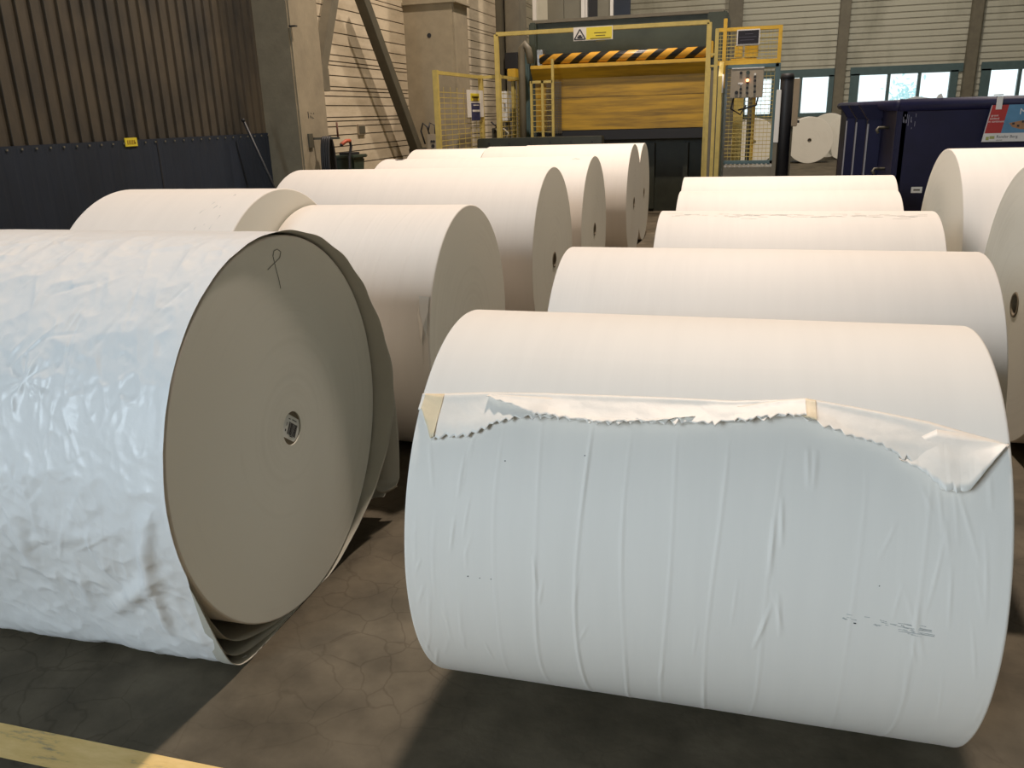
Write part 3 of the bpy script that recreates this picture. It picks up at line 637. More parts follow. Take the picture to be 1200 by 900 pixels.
# electric box
r = root('electrical_box', (-4.82, 12.8, 0), 'grey electrical box with sockets and looped cables beside the fence post', 'electrical box')
MB().box((-4.93, 12.75, 1.18), (-4.74, 12.88, 1.45)).build('housing', M['box_grey'], r, bevel=.01)
for dx, dz, w in ((-.85, 1.34, .028), (-.81, 1.34, .028), (-.83, 1.27, .04)):
    MB().tube([(-4.0+dx, 12.752, dz), (-4.0+dx, 12.74, dz)], w*.7, 12).build('socket', M['dark'], r)
MB().tube([(-4.90, 12.80, 1.44), (-4.93, 12.8, 1.56), (-5.0, 12.8, 1.62), (-5.04, 12.8, 1.5), (-4.98, 12.8, 1.3)], .014, 6).tube([(-4.80, 12.8, 1.44), (-4.80, 12.8, 1.58), (-4.88, 12.8, 1.62), (-4.92, 12.8, 1.5)], .014, 6).build('cable', M['black'], r, True)
MB().bar((-4.85, 12.82, 0), (-4.85, 12.82, 1.18), .06).build('stand', M['steel_dark'], r)
# ---------------------------------------------------------------- yellow fence, left of the machine
ZF = 2.285
def wire_panel(p, q, z0, z1, pitch_h, pitch_v, r_=.0045, name='wire_mesh', mat=None, parent=None):
    p, q = Vector(p), Vector(q); L = (q-p).length; d = (q-p)/L; mb = MB(); nv = int(L/pitch_v)
    for k in range(1, nv+1): a = p+d*(L*k/(nv+1)); mb.bar((a.x, a.y, z0), (a.x, a.y, z1), r_*.9)
    nh = int((z1-z0)/pitch_h)
    for k in range(1, nh+1): z = z0+(z1-z0)*k/(nh+1); mb.bar((p.x, p.y, z), (q.x, q.y, z), r_*1.6)
    return mb.build(name, mat, parent)
fr = root('safety_fence', (-4.0, 13.4, 0), 'pale yellow wire fence in three angled panels left of the machine', 'fence')
posts = [(-4.2, 11.33), (-4.2, 13.38), (-3.9, 13.38), (-3.9, 14.66)]
for (x, y) in posts: MB().box((x-.035, y-.035, 0), (x+.035, y+.035, ZF+.03)).build('post', M['yellow_pale'], fr, bevel=.004)
for a, b in zip(posts, posts[1:]):
    [MB().bar((a[0], a[1], z), (b[0], b[1], z), .045).build('rail', M['yellow_pale'], fr) for z in (ZF, .15)]
    if abs(a[1]-b[1]) > .5: wire_panel((a[0], a[1], 0), (b[0], b[1], 0), .15, ZF-.18, .075, .3, .006, 'wire_mesh', M['yellow_pale'], fr)
# notice on the fence
r = root('notice_board', (-4.16, 12.9, 1.6), 'white notice with a yellow and a navy panel hanging on the yellow fence', 'sign')
p0 = at_x(548, 105, -4.15); p1 = at_x(562, 137, -4.15)
MB().box((-4.17, p0.y, p1.z), (-4.155, p1.y+.25, p0.z)).build('board', M['sign_white'], r)
zm = p0.z+(p1.z-p0.z)*.40
MB().box((-4.156, p0.y+.14, zm), (-4.151, p1.y+.03, p0.z-.05)).build('yellow_panel', M['yellow_sign'], r); MB().box((-4.156, p0.y+.16, p1.z-.05), (-4.151, p1.y+.05, zm-.03)).build('navy_panel', M['sign_blue'], r)
mb = MB(); mb.box((-4.152, p0.y+.25, p0.z-.16), (-4.149, p1.y-.06, p0.z-.10)).box((-4.152, p0.y+.18, zm+.04), (-4.149, p1.y, zm+.075)).build('lettering', simple('sign_text_ochre', rgb(120, 100, 20), .6), r)
MB().box((-4.152, p0.y+.2, zm-.16), (-4.149, p1.y+.02, zm-.13)).box((-4.152, p0.y+.25, zm-.07), (-4.149, p1.y-.02, zm-.055)).build('lettering', M['sign_white'], r)
# cabinets / ducts behind the fence
r = root('control_cabinet', (-3.95, 15.3, 0), 'tall grey-white cabinet standing behind the yellow fence', 'cabinet')
p0 = at_y(586, 107, 15.0); p1 = at_y(594.5, 142, 15.0)
MB().box((p0.x, 15.0, p1.z), (p1.x, 15.35, p0.z)).build('housing', M['white'], r, bevel=.01); MB().box((p0.x+.03, 15.02, 0), (p1.x-.03, 15.3, p1.z)).build('stand', M['steel_dark'], r)
MB().box((p1.x-.05, 14.98, p1.z+.2), (p1.x-.02, 15.0, p0.z-.2)).build('handle', M['metal'], r)
r = root('duct', (-4.75, 16.6, 0), 'dark upright duct pair between the boarded wall and the machine', 'duct')
for px0, px1 in ((581, 590), (592, 610)):
    a, b = at_y(px0, 40, 16.6), at_y(px1, 40, 16.6); MB().box((a.x, 16.6, 0), (b.x, 17.1, 6.5)).build('duct_column', M['steel_grey'] if px0 > 585 else M['steel_dark'], r, bevel=.02)
a, b = at_y(592, 62, 16.55), at_y(607, 80, 16.55); MB().box((a.x, 16.52, b.z), (b.x, 16.62, a.z)).build('junction_box', M['dark'], r)
r = root('vent_pipe', (-3.83, 14.45, 0), 'bent grey pipe rising beside the left end of the machine', 'pipe')
a = at_y(610, 52, 14.45)
MB().tube([(a.x+.01, 14.45, 0), (a.x+.01, 14.45, a.z-.25), (a.x+.02, 14.45, a.z-.06), (a.x+.07, 14.45, a.z), (a.x+.13, 14.45, a.z-.08), (a.x+.17, 14.45, a.z-.3)], .06, 12).build('pipe', M['steel_grey'], r, True)
r = root('drive_unit', (-4.0, 15.0, 0), 'small bright yellow box on top of the fence corner by the machine', 'machine part')
a, b = at_y(596, 81, 15.1), at_y(606, 88, 15.1); MB().box((a.x, 15.0, b.z-.1), (b.x, 15.2, a.z)).build('housing', M['yellow'], r, bevel=.01); MB().box((a.x+.05, 15.06, 0), (b.x-.05, 15.16, b.z-.1)).build('stand', M['yellow_pale'], r)
# ---------------------------------------------------------------- the machine
YM = 14.75
mr = root('guillotine_machine', (-2.3, YM, 0), 'large dark green industrial machine with a grimy yellow guard plate', 'machine')
A_, B_ = at_y(622, 26, YM), at_y(851, 26, YM); zt0 = at_y(735, 18, YM).z; zt1 = at_y(735, 58, YM).z
MB().box((A_.x, YM+.15, zt1-.15), (B_.x, YM+1.6, zt0)).build('crossbeam', M['green'], mr, bevel=.02)
MB().box((A_.x, YM+.10, zt0-.03), (B_.x-.05, YM+1.6, zt0+.02)).build('top_ledge', M['steel_grey'], mr)
lx0, lx1 = at_y(612, 90, YM).x, at_y(628, 90, YM).x
MB().box((lx0, YM, 0), (lx0+.12, YM+1.6, zt0-.5)).build('side_column', M['teal'], mr, bevel=.02); MB().box((lx0+.12, YM+.05, 0), (lx1, YM+1.6, zt0-.02)).build('side_column', M['green'], mr, bevel=.02)
rx0, rx1 = at_y(826, 90, YM).x, at_y(850, 90, YM).x
MB().box((rx0, YM+.05, 0), (rx1, YM+1.6, zt0-.02)).build('side_column', M['green'], mr, bevel=.02)
# hazard striped bar
hz = at_y(735, 65, YM-.12).z; hx0, hx1 = at_y(632, 70, YM-.12).x, at_y(829, 60, YM-.12).x
def hazard():
    m, nt, b = newmat('hazard_stripes'); N, L = nt.nodes, nt.links; tc = N.new('ShaderNodeTexCoord'); sp = N.new('ShaderNodeSeparateXYZ'); L.new(tc.outputs['Object'], sp.inputs[0])
    ml = N.new('ShaderNodeMath'); ml.operation = 'MULTIPLY_ADD'; ml.inputs[1].default_value = -1.3; L.new(sp.outputs['Z'], ml.inputs[0]); L.new(sp.outputs['X'], ml.inputs[2])
    dv = N.new('ShaderNodeMath'); dv.operation = 'DIVIDE'; dv.inputs[1].default_value = .318; L.new(ml.outputs[0], dv.inputs[0])
    fr_ = N.new('ShaderNodeMath'); fr_.operation = 'FRACT'; L.new(dv.outputs[0], fr_.inputs[0])
    gt = N.new('ShaderNodeMath'); gt.operation = 'GREATER_THAN'; gt.inputs[1].default_value = .52; L.new(fr_.outputs[0], gt.inputs[0])
    mx = N.new('ShaderNodeMixRGB'); mx.inputs[1].default_value = rgb(214, 160, 60); mx.inputs[2].default_value = (.015, .014, .012, 1); L.new(gt.outputs[0], mx.inputs[0])
    L.new(mx.outputs[0], b.inputs['Base Color']); b.inputs['Roughness'].default_value = .35; return m
MB().tube([(hx0, YM-.05, hz), (hx1, YM-.05, hz)], .085, 20).build('hazard_bar', hazard(), mr, True)
for x in (hx0-.05, hx1-.01): MB().box((x, YM-.09, hz-.09), (x+.1, YM+.2, hz+.16)).build('bar_bracket', M['metal'] if x < -2 else M['yellow'], mr, bevel=.01)
# yellow guard: sloping hood and plate below
gz0 = at_y(735, 72, YM-.1).z; gz1 = at_y(735, 88, YM).z; gz2 = at_y(735, 151, YM).z
gx0, gx1 = at_y(622, 80, YM-.1).x, at_y(828, 70, YM-.1).x
MB().hexa([(gx0, YM+.02, gz1-.02), (gx1, YM+.02, gz1-.02), (gx1, YM+.14, gz1-.02), (gx0, YM+.14, gz1-.02), (gx0, YM-.12, gz0-.06), (gx1, YM-.12, gz0-.06), (gx1, YM+.14, gz0), (gx0, YM+.14, gz0)]).build('guard_hood', M['curtain'], mr)
MB().box((gx0, YM-.14, gz0-.06), (gx1, YM-.08, gz0)).build('guard_lip', M['yellow'], mr, bevel=.008)
mb = MB()
for za_, zb_2, o_ in ((gz2, gz2+(gz1-gz2)*.36, .0), (gz2+(gz1-gz2)*.362, gz2+(gz1-gz2)*.62, .006), (gz2+(gz1-gz2)*.622, gz1, .0)): mb.box((lx1-.02, YM+.03+o_, za_), (rx0+.02, YM+.10, zb_2))
mb.build('guard_plate', M['curtain'], mr)
MB().box((lx1-.02, YM+.10, gz2-.14), (rx0+.02, YM+.3, gz1)).build('inner_plate', M['steel_dark'], mr)
MB().box((lx1, YM, gz2-.17), (rx0, YM+.35, gz2-.01)).build('lower_sill', M['dark'], mr)
MB().box((lx1-.02, YM+.35, 0), (rx0+.02, YM+1.5, gz2-.1)).build('bed', M['green_dark'], mr, bevel=.01)
for k in range(5):
    x = lx1+(rx0-lx1)*(k+.5)/5; MB().box((x-.04, YM+.25, .05), (x+.04, YM+.36, gz2-.25)).build('bed_rib', M['green_dark'], mr)
# mesh grille inside on the left, and inner yellow gate
a, b = at_y(640, 95, YM-.02), at_y(659, 157, YM-.02)
wire_panel((a.x, YM-.02, 0), (b.x, YM-.02, 0), b.z, a.z, .03, .03, .006, 'grille', M['steel_grey'], mr)
ga = root('inner_gate', (at_y(635, 94, 14.3).x, 14.3, 0), 'narrow yellow wire gate in front of the left end of the guard plate', 'gate')
xs_ = [at_y(px, 120, 14.3).x for px in (623, 636, 648)]; zg = at_y(635, 94.5, 14.3).z
for x, zz in zip(xs_, (zg, zg, zg+.33)): MB().box((x-.02, 14.28, 0), (x+.02, 14.32, zz)).build('post', M['yellow_pale'], ga)
MB().box((xs_[0], 14.28, zg-.04), (xs_[2], 14.32, zg)).build('rail', M['yellow_pale'], ga); wire_panel((xs_[0], 14.3, 0), (xs_[2], 14.3, 0), .2, zg-.04, .09, .6, .006, 'wire_mesh', M['yellow_pale'], ga)
# long dark beam in front
YB = 13.0
a, b = at_y(559, 163, YB), at_y(840, 172, YB)
r = root('infeed_beam', ((a.x+b.x)/2, YB, 0), 'long dark green steel beam across the front of the machine', 'beam')
za, zb = at_y(700, 159.5, YB).z, at_y(700, 172, YB).z
MB().box((a.x, YB, zb), (at_y(660, 165, YB).x+.6, YB+.25, za)).build('beam', M['green_dark'], r, bevel=.012)
for k in range(2): x = a.x+.25+k*1.5; MB().box((x-.08, YB+.04, 0), (x+.08, YB+.2, zb)).build('leg', M['green_dark'], r)
mb = MB()
for k in range(6): mb.tube([(a.x+.2+k*.33, YB+.002, (za+zb)/2), (a.x+.2+k*.33, YB-.012, (za+zb)/2)], .018, 8)
mb.build('bolt', M['dark'], r)
# clutter under the fence panel
r = root('valve_block', (-3.7, 14.1, 0), 'tangle of pale valves and hoses behind the middle fence post', 'valve')
for k in range(4):
    x, z = -4.22+.07*k, 1.52-.11*(k % 2); MB().tube([(x, 14.1, z-.10), (x+.06, 14.05, z), (x-.03, 14.05, z+.08)], .014, 8).build('hose', M['white'] if k % 2 else M['black'], r, True)
MB().box((-4.26, 14.1, .0), (-3.96, 14.25, 1.5)).build('manifold', M['steel_dark'], r, bevel=.01)
# yellow portal frame with the warning sign
YF = 13.4
a, b = at_y(584, 41, YF), at_y(832, 28.5, YF); zt = at_y(700, 34.5, YF).z
r = root('portal_frame', ((a.x+b.x)/2, YF, 0), 'tall yellow tube frame spanning the front of the green machine', 'frame')
for x in (a.x, b.x): MB().box((x-.035, YF-.12-.03, 0), (x+.035, YF-.12+.03, zt)).build('post', M['yellow_pale'], r, bevel=.005)
MB().box((a.x, YF-.15, zt-.03), (b.x, YF-.09, zt+.03)).build('top_rail', M['yellow_pale'], r, bevel=.005)
for k in range(4): MB().box((b.x, YF-.13, zt-.45-.16*k), (b.x+.12, YF-.11, zt-.42-.16*k)).build('hinge', M['yellow_pale'], r)
YS = YF-.18
a, b = at_y(672, 33, YS), at_y(718, 48, YS); zmx = at_y(695, 31, YS).z; zmn = at_y(695, 47, YS).z
r = root('warning_sign', ((a.x+b.x)/2, YS, zmn), 'white and yellow hazard sign hung on the yellow tube frame', 'sign')
tilt = .0
MB().box((a.x, YS, zmn), (b.x, YS+.012, zmx)).build('plate', M['sign_white'], r)
xm = a.x+(b.x-a.x)*.33
MB().box((xm, YS-.003, zmn+.01), (b.x-.012, YS, zmx-.01)).build('yellow_field', M['yellow_sign'], r)
mb = MB(); xc = (a.x+xm)/2; zc = (zmn+zmx)/2-.02; h = .085
T3 = [Vector((xc-h, YS-.003, zc-.055)), Vector((xc+h, YS-.003, zc-.055)), Vector((xc, YS-.003, zc+.085))]
for p, q in zip(T3, T3[1:]+T3[:1]): mb.bar(p, q, .016, .003, (0, 1, 0))
mb.box((xc-.04, YS-.004, zc-.04), (xc+.04, YS-.001, zc-.015)).box((xc-.022, YS-.004, zc-.015), (xc+.022, YS-.001, zc+.005))
mb.build('warning_triangle', M['ink'], r)
mb = MB()
for k, (w0, w1) in enumerate(((.30, .75), (.35, .72), (.15, .92), (.36, .72))):
    z = zmx-.09-k*.038; mb.box((xm+(b.x-xm)*w0, YS-.005, z-.006), (xm+(b.x-xm)*w1, YS-.002, z+.005))
mb.build('lettering', simple('sign_text_brown', rgb(96, 84, 24), .6), r)
# ---------------------------------------------------------------- control cage, right
YC = 12.7
cg = root('control_cage', (at_y(875, 150, YC).x, YC, 0), 'narrow wire cage with yellow upper frame right of the machine', 'cage')
def X_(px, py=120): return at_y(px, py, YC).x
def Z_(px, py): return at_y(px, py, YC).z
zy0, zy1 = Z_(875, 75.5), Z_(875, 31.5)
for x, z0, z1, m in ((X_(837), 0, zy1, 'yellow_pale'), (X_(846), zy0-.3, zy1+.12, 'yellow'), (X_(914, 50), zy0, zy1, 'yellow')):
    MB().box((x-.025, YC-.025, z0), (x+.025, YC+.025, z1)).build('post', M[m], cg, bevel=.004)
MB().box((X_(837), YC-.02, zy1-.045), (X_(914, 50), YC+.02, zy1)).build('rail', M['yellow'], cg); MB().box((X_(837), YC-.02, zy0), (X_(914, 50), YC+.02, zy0+.06)).build('rail', M['yellow'], cg)
wire_panel((X_(837), YC, 0), (X_(914, 50), YC, 0), zy0, zy1, .05, .05, .005, 'wire_mesh', M['yellow_pale'], cg)
# the teal lower door
tx0, tx1 = X_(850, 140), X_(909, 140); zb_ = Z_(875, 188)
MB().box((tx1-.05, YC-.03, 0), (tx1+.02, YC+.03, zy0)).box((tx0, YC-.03, zy0-.05), (tx1, YC+.03, zy0)).box((tx0, YC-.03, zb_-.05), (tx1, YC+.03, zb_)).build('door_frame', M['teal'], cg, bevel=.004)
wire_panel((tx0, YC, 0), (tx1, YC, 0), zb_, zy0, .055, .055, .005, 'wire_mesh', M['yellow_pale'], cg)
MB().box((X_(880, 150), YC+.1, 0), (X_(884, 150), YC+.14, zy0)).build('post', M['yellow'], cg)
# broad front post, seen edge on, with a bright handle
bx = X_(843, 140)
MB().hexa([(bx-.03, YC-.35, 0), (bx+.03, YC-.35, 0), (bx+.03, YC-.05, 0), (bx-.03, YC-.05, 0), (bx-.03, YC-.35, zy0-.15), (bx+.03, YC-.35, zy0-.15), (bx+.03, YC-.05, zy0+.05), (bx-.03, YC-.05, zy0+.05)]).build('edge_post', M['yellow_pale'], cg, bevel=.006)
p = at_y(847, 98, YC-.36); MB().tube([(p.x, YC-.37, p.z-.12), (p.x, YC-.37, p.z+.12)], .012, 8).build('handle', M['white'], cg, True)
MB().box((X_(829, 140), YC+.2, 0), (X_(838, 140), YC+.24, zy0-.05)).build('side_panel', M['steel_grey'], cg); MB().box((X_(828, 140)-.02, YC+.18, 0), (X_(828, 140)+.02, YC+.24, zy0-.02)).build('post', M['yellow_pale'], cg)
# screen and yellow boxes behind the upper mesh
a, b = at_y(864, 35, YC-.05), at_y(890, 52.5, YC-.05)
r = root('display_board', ((a.x+b.x)/2, YC-.06, b.z), 'black display board in a white frame on the yellow upper cage', 'display')
MB().box((a.x, YC-.06, b.z), (b.x, YC-.035, a.z)).build('frame', M['sign_white'], r, bevel=.004); MB().box((a.x+.015, YC-.066, b.z+.02), (b.x-.015, YC-.058, a.z-.015)).build('screen', simple('display_black', (.008, .007, .014, 1), .7), r)
mb = MB()
for k, (w0, w1) in enumerate(((.35, .7), (.1, .85), (.15, .75))): z = a.z-.06-k*.038; mb.box((a.x+(b.x-a.x)*w0, YC-.068, z-.003), (a.x+(b.x-a.x)*w1, YC-.065, z+.003))
mb.build('lettering', simple('display_text', (.09, .08, .11, 1), .6), r)
r = root('motor_housing', (X_(872, 60), YC+.5, 0), 'yellow drive housing behind the upper cage mesh', 'machine part')
for p0, p1 in (((861, 53), (870, 67)), ((873, 53), (888, 67)), ((856, 69), (887, 76))):
    a, b = at_y(*p0, YC+.5), at_y(*p1, YC+.5); MB().box((a.x, YC+.5, b.z), (b.x, YC+.7, a.z)).build('housing', M['yellow'], r, bevel=.01)
a, b = at_y(862, 76, YC+.5), at_y(884, 210, YC+.5)
MB().box((a.x, YC+.52, 0), (a.x+.14, YC+.7, a.z+.1)).build('leg', M['yellow_pale'], r); MB().box((a.x+.2, YC+.52, 0), (a.x+.28, YC+.7, a.z+.1)).build('leg', M['steel_dark'], r)
# push button panel
a, b = at_y(857, 81, YC-.12), at_y(893.5, 114, YC-.12)
r = root('push_button_station', ((a.x+b.x)/2, YC-.12, b.z), 'beige push-button control box with one glowing orange lamp on the cage', 'control panel')
MB().box((a.x, YC-.12, b.z), (b.x, YC-.035, a.z)).build('housing', M['box_grey'], r, bevel=.008)
MB().box((a.x+.01, YC-.13, a.z), (b.x, YC-.03, a.z+.012)).build('hood', M['white'], r)
def knob(px, py, rad, mat, name='button', d=.022):
    p = at_y(px, py, YC-.12); return MB().tube([(p.x, YC-.119, p.z), (p.x, YC-.12-d, p.z)], rad, 14).build(name, M[mat] if isinstance(mat, str) else mat, r)
for px, py in ((876, 92), (884.7, 90), (884.5, 94.5), (884.5, 101), (884.3, 107.5), (876, 97), (875.5, 103), (875.5, 109), (868, 104.5), (868, 109)): knob(px, py, .017, 'dark')
for px, py in ((885, 87), (868.5, 98.5)): knob(px, py, .014, 'white')
knob(863, 108.5, .024, 'dark'); knob(868.5, 85.5, .02, 'dark'); knob(876.5, 85, .025, 'bin_green')
setp(knob(876, 94, .021, emis('lamp_orange', (1, .34, .12, 1), 6.0), 'lamp', .028), 'glowing orange lamp')
MB().box((a.x+.10, YC-.125, a.z-.20), (a.x+.17, YC-.118, a.z-.18)).build('name_plate', M['white'], r)
MB().tube([(a.x+.05, YC-.08, b.z), (a.x+.02, YC-.08, b.z-.14), (a.x+.15, YC-.06, b.z-.22), (a.x+.22, YC-.02, b.z-.1)], .012, 6).tube([(b.x-.06, YC-.08, b.z), (b.x-.08, YC-.08, b.z-.1), (a.x+.12, YC-.06, b.z-.16)], .012, 6).build('cable', M['black'], r, True)
# step
a, b = at_y(848, 190, YC-.5), at_y(906, 200, YC-.6)
r = root('step_platform', ((a.x+b.x)/2, YC-.4, 0), 'ribbed metal step platform in front of the control cage', 'step')
mb = MB().box((a.x, YC-.62, .90), (b.x, YC-.08, .93))
for k in range(11): x = a.x+(b.x-a.x)*(k+.5)/11; mb.box((x-.012, YC-.62, .93), (x+.012, YC-.08, .942))
mb.build('tread', M['metal'], r); MB().box((a.x, YC-.64, .80), (b.x, YC-.61, .93)).build('front_edge', M['steel_grey'], r)
for x in (a.x+.03, b.x-.03): MB().box((x-.025, YC-.6, 0), (x+.025, YC-.55, .90)).build('leg', M['steel_dark'], r); MB().box((x-.025, YC-.15, 0), (x+.025, YC-.10, .90)).build('leg', M['steel_dark'], r)
# black bollard and white bar
YK = 12.0
p = at_y(923, 88, YK); r = root('bollard', (p.x, YK, 0), 'tall black padded post right of the control cage', 'post')
MB().tube([(p.x+.01, YK, 0), (p.x, YK, p.z-.05), (p.x, YK, p.z)], [.085, .085, .07], 16).build('padding', M['black'], r, True); MB().tube([(p.x, YK, p.z-.05), (p.x, YK, p.z+.02)], [.092, .075], 16).build('cap', M['dark'], r, True)
p = at_y(913, 105, YK-.1); q = at_y(912, 190, YK-.1); r = root('light_bar', (p.x, YK-.12, 0), 'thin upright pole with a white upper half beside the black post', 'pole')
MB().box((p.x-.03, YK-.12, q.z+.25), (p.x+.03, YK-.06, p.z)).build('white_section', M['white'], r, bevel=.006); MB().box((p.x-.03, YK-.115, 0), (p.x+.02, YK-.065, q.z+.25)).build('lower_section', M['steel_grey'], r)
r = root('switch_box', (at_y(933, 120, 14).x, 14.2, 0), 'grey switch box on a stand right of the black post', 'switch box')
a, b = at_y(927, 92, 14.2), at_y(934, 148, 14.2); MB().box((a.x, 14.2, b.z), (b.x, 14.35, a.z)).build('housing', M['box_grey'], r, bevel=.01); MB().box((a.x+.02, 14.24, 0), (a.x+.08, 14.3, b.z)).build('stand', M['steel_dark'], r)
MB().box((b.x, 14.2, b.z+.05), (b.x+.03, 14.24, b.z+.09)).build('switch', M['dark'], r)
# ---------------------------------------------------------------- blue skip
sk = root('skip', (2.4, 11.2, 0), 'dark blue steel skip with ribbed side and an advertising board', 'skip')
sx0, sx1, sy0, sy1, sz = 1.335, 4.6, 8.75, 14.3, 1.70
MB().box((sx0, sy0, .12), (sx1, sy0+.06, sz-.04)).build('front_panel', M['navy'], sk, bevel=.01)
MB().box((sx0, sy0, .12), (sx0+.06, sy1, sz-.04)).build('side_panel', M['navy'], sk); MB().box((sx1-.06, sy0, .12), (sx1, sy1, sz-.04)).build('side_panel', M['navy'], sk)
MB().box((sx0, sy1-.06, .12), (sx1, sy1, sz-.04)).build('rear_panel', M['navy'], sk); MB().box((sx0, sy0, .08), (sx1, sy1, .14)).build('base', M['navy'], sk)
mb = MB().tube([(sx0-.02, sy0-.02, sz-.02), (sx1, sy0-.02, sz-.02)], .055, 12).tube([(sx0-.02, sy0-.02, sz-.02), (sx0-.02, sy1, sz-.02)], .05, 12).tube([(sx1, sy0, sz-.02), (sx1, sy1, sz-.02)], .05, 12)
mb.build('rim', M['navy'], sk, True)
MB().box((sx0-.03, sy0-.008, .12), (sx0+.03, sy0+.10, sz-.03)).build('corner_post', M['navy'], sk, bevel=.01)
MB().box((sx0-.05, sy0-.06, .60), (sx0+.9, sy0+.02, .66)).build('lower_rail', M['navy'], sk, bevel=.008)
for yv in (9.85, 10.9, 12.0):
    mb = MB(); mb.box((sx0-.14, yv, .12), (sx0, yv+.13, sz-.16)).hexa([(sx0-.14, yv, sz-.16), (sx0, yv, sz-.16), (sx0, yv+.13, sz-.16), (sx0-.14, yv+.13, sz-.16), (sx0-.24, yv-.02, sz-.01), (sx0, yv-.02, sz-.01), (sx0, yv+.15, sz-.01), (sx0-.24, yv+.15, sz-.01)])
    o = mb.build('side_rib', M['navy'], sk, bevel=.008)
    MB().box((sx0-.146, yv-.008, .12), (sx0-.13, yv+.002, sz-.2)).build('lit_edge', simple('lit_edge_grey', (.28, .28, .30, 1), .5), o)  # pale strip paints the light caught along the rib's edge
for z in (1.42, 1.02): MB().tube([(sx0-.10, 9.3, z), (sx0-.12, 9.3, z+.03), (sx0-.10, 9.35, z+.05), (sx0, 9.35, z+.05)], .014, 8).build('rope_hook', M['steel_dark'], sk, True)
mb = MB(); r_ = np.random.default_rng(2)
for k in range(16): x = sx0+r_.uniform(-.02, .16); z = sz-.08-abs(r_.normal(0, .08)); mb.box((x, sy0-.003, z-r_.uniform(.01, .06)), (x+.004, sy0+.001, z))
mb.build('scratch', simple('scratched_paint', (.20, .20, .26, 1), .5), sk)
a, b = at_y(1068, 219, sy0), at_y(1080, 226, sy0); MB().box((a.x, sy0-.006, b.z), (b.x, sy0, a.z)).build('number_plate', M['label'], sk)
MB().box((a.x+.02, sy0-.008, b.z+.02), (b.x-.02, sy0-.005, a.z-.02)).build('plate_text', M['steel_grey'], sk)
# advertising board on the skip
p0, p1 = at_y(1154, 124, sy0-.02), at_y(1150, 168, sy0-.02); pzt, pzb = p0.z+.004, p1.z+.012
bd = root('advertising_board', (p1.x+.6, sy0-.02, pzb), 'red, blue and white advertising board with a ship picture on the blue skip', 'sign')
px0, px1 = p1.x-.0, p1.x+1.35; yb = sy0-.075; sc_ = yb/(sy0-.02); px0 *= sc_; px1 *= sc_
dz = lambda z: EYE+(z-EYE)*sc_
pzt, pzb = dz(pzt), dz(pzb); zs = pzb+(pzt-pzb)*.235; sl = .045
def para(x0, x1, z0, z1, y, th=.004):   # board face slanting slightly to the right
    s0, s1 = sl*(z0-pzb)/(pzt-pzb), sl*(z1-pzb)/(pzt-pzb)
    return MB().prism([(x0+s0, y, z0), (x1+s0, y, z0), (x1+s1, y, z1), (x0+s1, y, z1)], (0, -th, 0))
para(px0, px1, pzb, pzt, yb+.02, .018).build('backing', M['poster_white'], bd)
para(px0+.004, px0+.135, zs, pzt, yb, .004).build('red_panel', M['red'], bd); para(px0+.135, px1, zs, pzt, yb, .004).build('blue_panel', M['poster_blue'], bd)
yt = yb-.006
for k, s in enumerate(('groot', 'aanbod', 'in sortiment')): text_at('lettering', s, .026, (px0+.048-.004*k*2, yt, zs+.145-.026*k), M['poster_white'], bd)
text_at('lettering', 'Marine', .075, (px0+.27, yt, pzt-.085), M['poster_white'], bd)
text_at('lettering', 'Rander Berg', .034, (px0+.115, yb+.001, zs-.042), M['ink'], bd); text_at('lettering', 'uitvoer', .018, (px0+.115, yb+.001, zs-.066), M['steel_dark'], bd)
mb = MB()
for a_, b_ in (((.03, -.06), (.055, -.03)), ((.06, -.05), (.10, -.025))): mb.box((px0+a_[0], yb+.002, zs+a_[1]), (px0+b_[0], yb-.001, zs+b_[1]))
mb.build('logo', M['logo'], bd)
zh = zs+.03; MB().prism([(px0+.20, yt+.002, zh+.055), (px0+.23, yt+.002, zh+.02), (px0+.30, yt+.002, zh), (px1-.1, yt+.002, zh), (px1-.02, yt+.002, zh+.09), (px0+.40, yt+.002, zh+.085), (px0+.30, yt+.002, zh+.075)], (0, -.003, 0)).build('ship_picture', M['ship'], bd)
mb = MB()
for dx, dz_ in ((.225, .05), (.265, .03), (.30, .065), (.38, .07), (.47, .06), (.56, .07)): mb.box((px0+dx, yt-.003, zh+dz_-.009), (px0+dx+.02, yt-.0005, zh+dz_+.009))
mb.build('porthole', M['ink'], bd)
p = at_y(1172, 113, sy0-.09); MB().box((p.x-.02, sy0-.10, p.z-.11), (p.x+.025, sy0-.085, p.z)).box((p.x-.02, sy0-.10, sz+.04), (p.x+.025, sy0+.05, sz+.05)).build('strap', M['poster_white'], bd)
r = root('plastic_scrap', (at_y(1100, 115, 9.3).x, 9.3, sz), 'scrap of clear plastic lying on the rim of the blue skip', 'plastic scrap')
p = at_y(1101, 113, 8.74); mb = MB()
mb.prism([(p.x-.03, 8.72, sz+.03), (p.x+.03, 8.72, sz+.035), (p.x+.01, 8.72, sz+.075), (p.x-.015, 8.72, sz+.06)], (0, .01, 0)).prism([(p.x-.30, 8.72, sz+.03), (p.x-.08, 8.72, sz+.035), (p.x-.2, 8.72, sz+.055)], (0, .01, 0)).build('film', M['white'], r)
# ---------------------------------------------------------------- far wall with windows
YW = HY1
def zb(py): return at_y(1000, py, YW).z
wz0, wz1 = at_y(1060, 129, YW).z-.05, at_y(1060, 84.5, YW).z
wins = [(at_y(873, 110, YW).x, at_y(970.5, 110, YW).x), (at_y(1005, 105, YW).x, at_y(1112, 105, YW).x), (at_y(1158, 100, YW).x, at_y(1265, 100, YW).x), (at_y(1310, 100, YW).x, at_y(1420, 100, YW).x)]
mb = MB(); xcur = XW-.3
